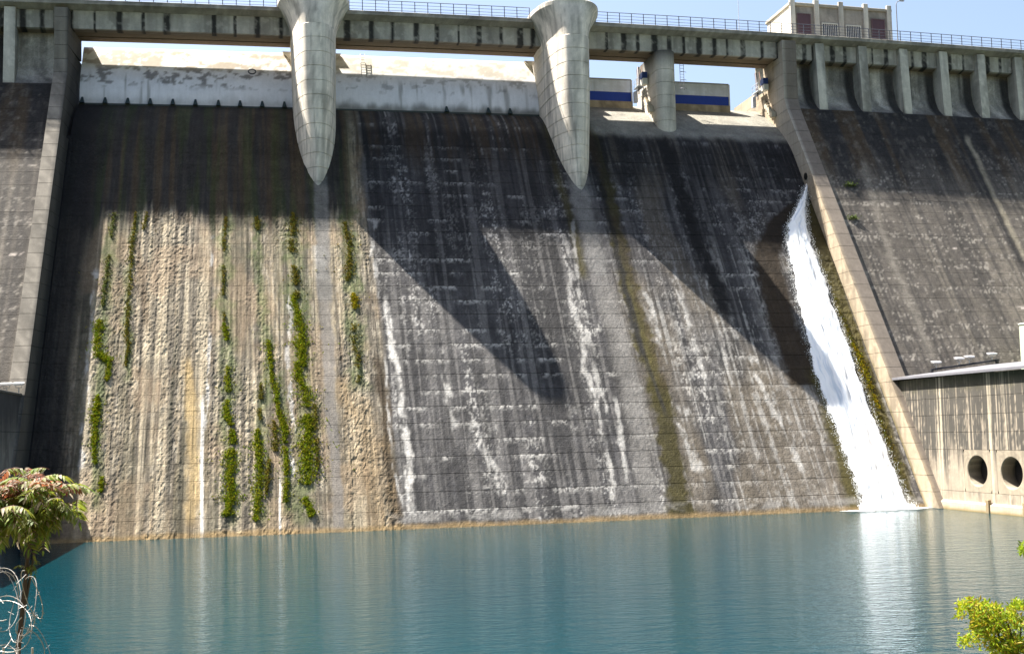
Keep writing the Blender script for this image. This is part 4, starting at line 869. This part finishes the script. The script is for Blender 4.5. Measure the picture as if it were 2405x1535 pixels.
sapling()
def coil():
    c0 = at(20, 1500, 8.8); root = tag(empty('wire_coil', (c0[0]-.05, c0[1], bank_z(c0[0], c0[1]))), 'pale grey wire looped in a loose springy coil behind the sapling stem', 'wire')
    r = np.random.default_rng(3)
    loops = [(-5, 1440, 48, 100, .2), (0, 1410, 42, 72, -.1), (5, 1395, 44, 62, .1), (15, 1470, 62, 60, .5), (75, 1395, 16, 60, -.35), (60, 1465, 18, 30, .6), (35, 1520, 70, 50, .1), (80, 1540, 38, 75, -.2), (12, 1540, 30, 26, .4), (55, 1430, 26, 80, .25), (-10, 1480, 60, 90, .6)]
    for i, (x, y, rx, ry, tl) in enumerate(loops):
        a0 = r.uniform(0, 6); pts = []
        for t in np.linspace(a0, a0+5.6, 40):
            u = rx*math.cos(t)*(1+.05*math.sin(3*t)); v = ry*math.sin(t)
            pts.append(at(x+u*math.cos(tl)-v*math.sin(tl), y+u*math.sin(tl)+v*math.cos(tl), 8.8+.16*math.cos(t+i)))
        parts = [tube(pts, .0026, 5)]
        for k in range(2, 38, 3):                                              # short barbs
            d = r.normal(size=3)*.012; parts.append(tube([pts[k]-d, pts[k]+d], .0017, 3))
        mk('loop', join(*parts), M_METAL, (.24, .225, .21), root, bend=False)
    for s in range(3):
        b = at(8+s*34, 1512, 8.8+.1*s); mk('stake', tube([np.array([b[0], b[1], bank_z(b[0], b[1])-.05]), b-np.array([0, 0, .02])], .008, 5), M_METAL, (.35, .33, .3), root, bend=False)
coil()
def leafy(name, label, cat, clumps, dist, stems, nleaf, lsz, pal, seed):
    r = np.random.default_rng(seed); b = at(stems[0][0][0], 1535, dist); bz = bank_z(b[0], b[1])
    root = tag(empty(name, (b[0], b[1], bz)), label, cat)
    for st in stems:
        p0 = at(st[0][0], 1535, dist); pts = [np.array([p0[0]+r.normal()*.05, p0[1], bz-.05])]+[at(x, y, dist) for x, y in st]
        mk('stem', tube(pts, np.linspace(.014, .004, len(pts)), 6), M_LEAF, (.13, .09, .05), root, bend=False)
    V = []; F = []; C = []; k = 0
    for (cx, cy, rx, ry, wt) in clumps:
        n = int(nleaf*wt); sub = [(r.normal()*.55, r.normal()*.55) for _ in range(max(4, n//45))]
        for _ in range(n):
            a, c = sub[r.integers(len(sub))]; x = cx+rx*(a+r.normal()*.17); y = cy+ry*(c+r.normal()*.2); p = at(x, y, dist+r.normal()*.16)
            d = r.normal(size=3)+np.array([-.2, -.1, .35]); d /= np.linalg.norm(d); e = np.cross(d, r.normal(size=3)); e /= np.linalg.norm(e); L = lsz*r.uniform(.6, 1.3); f = np.cross(d, e)*L*.12
            V += [p, p+d*L*.5+e*L*.16+f, p+d*L, p+d*L*.5-e*L*.16+f]; F += [(k, k+1, k+2), (k, k+2, k+3)]; k += 4
            C += [np.array(pal[r.integers(len(pal))])*r.uniform(.6, 1.35)]*4
    mk('crown', (np.array(V), F), M_LEAF, np.array(C), root, bend=False)
leafy('willow_bush', 'feathery yellow green bush reaching over the water from the bank', 'bush',
      [(2330, 1440, 45, 26, .30), (2290, 1425, 35, 16, .12), (2255, 1428, 18, 10, .05), (2330, 1480, 50, 28, .28), (2350, 1520, 50, 25, .25), (2390, 1430, 22, 20, .12), (2375, 1500, 40, 40, .2), (2300, 1470, 22, 30, .10), (2402, 1530, 30, 30, .15)],
      11.0, [[(2360, 1520), (2335, 1470), (2300, 1430), (2250, 1425)], [(2385, 1525), (2370, 1470), (2345, 1425)], [(2395, 1520), (2400, 1440)], [(2350, 1525), (2310, 1480), (2285, 1468)]],
      3300, .05, [(.30, .38, .012), (.24, .34, .012), (.38, .40, .015), (.34, .26, .02), (.16, .25, .015)], 21)
leafy('twig', 'small bright green twig standing taller than the feathery bush by the water', 'plant', [(2408, 1287, 9, 9, 1.0)], 11.0, [[(2425, 1480), (2418, 1380), (2408, 1290)]], 160, .05, [(.20, .27, .012), (.16, .24, .012)], 22)
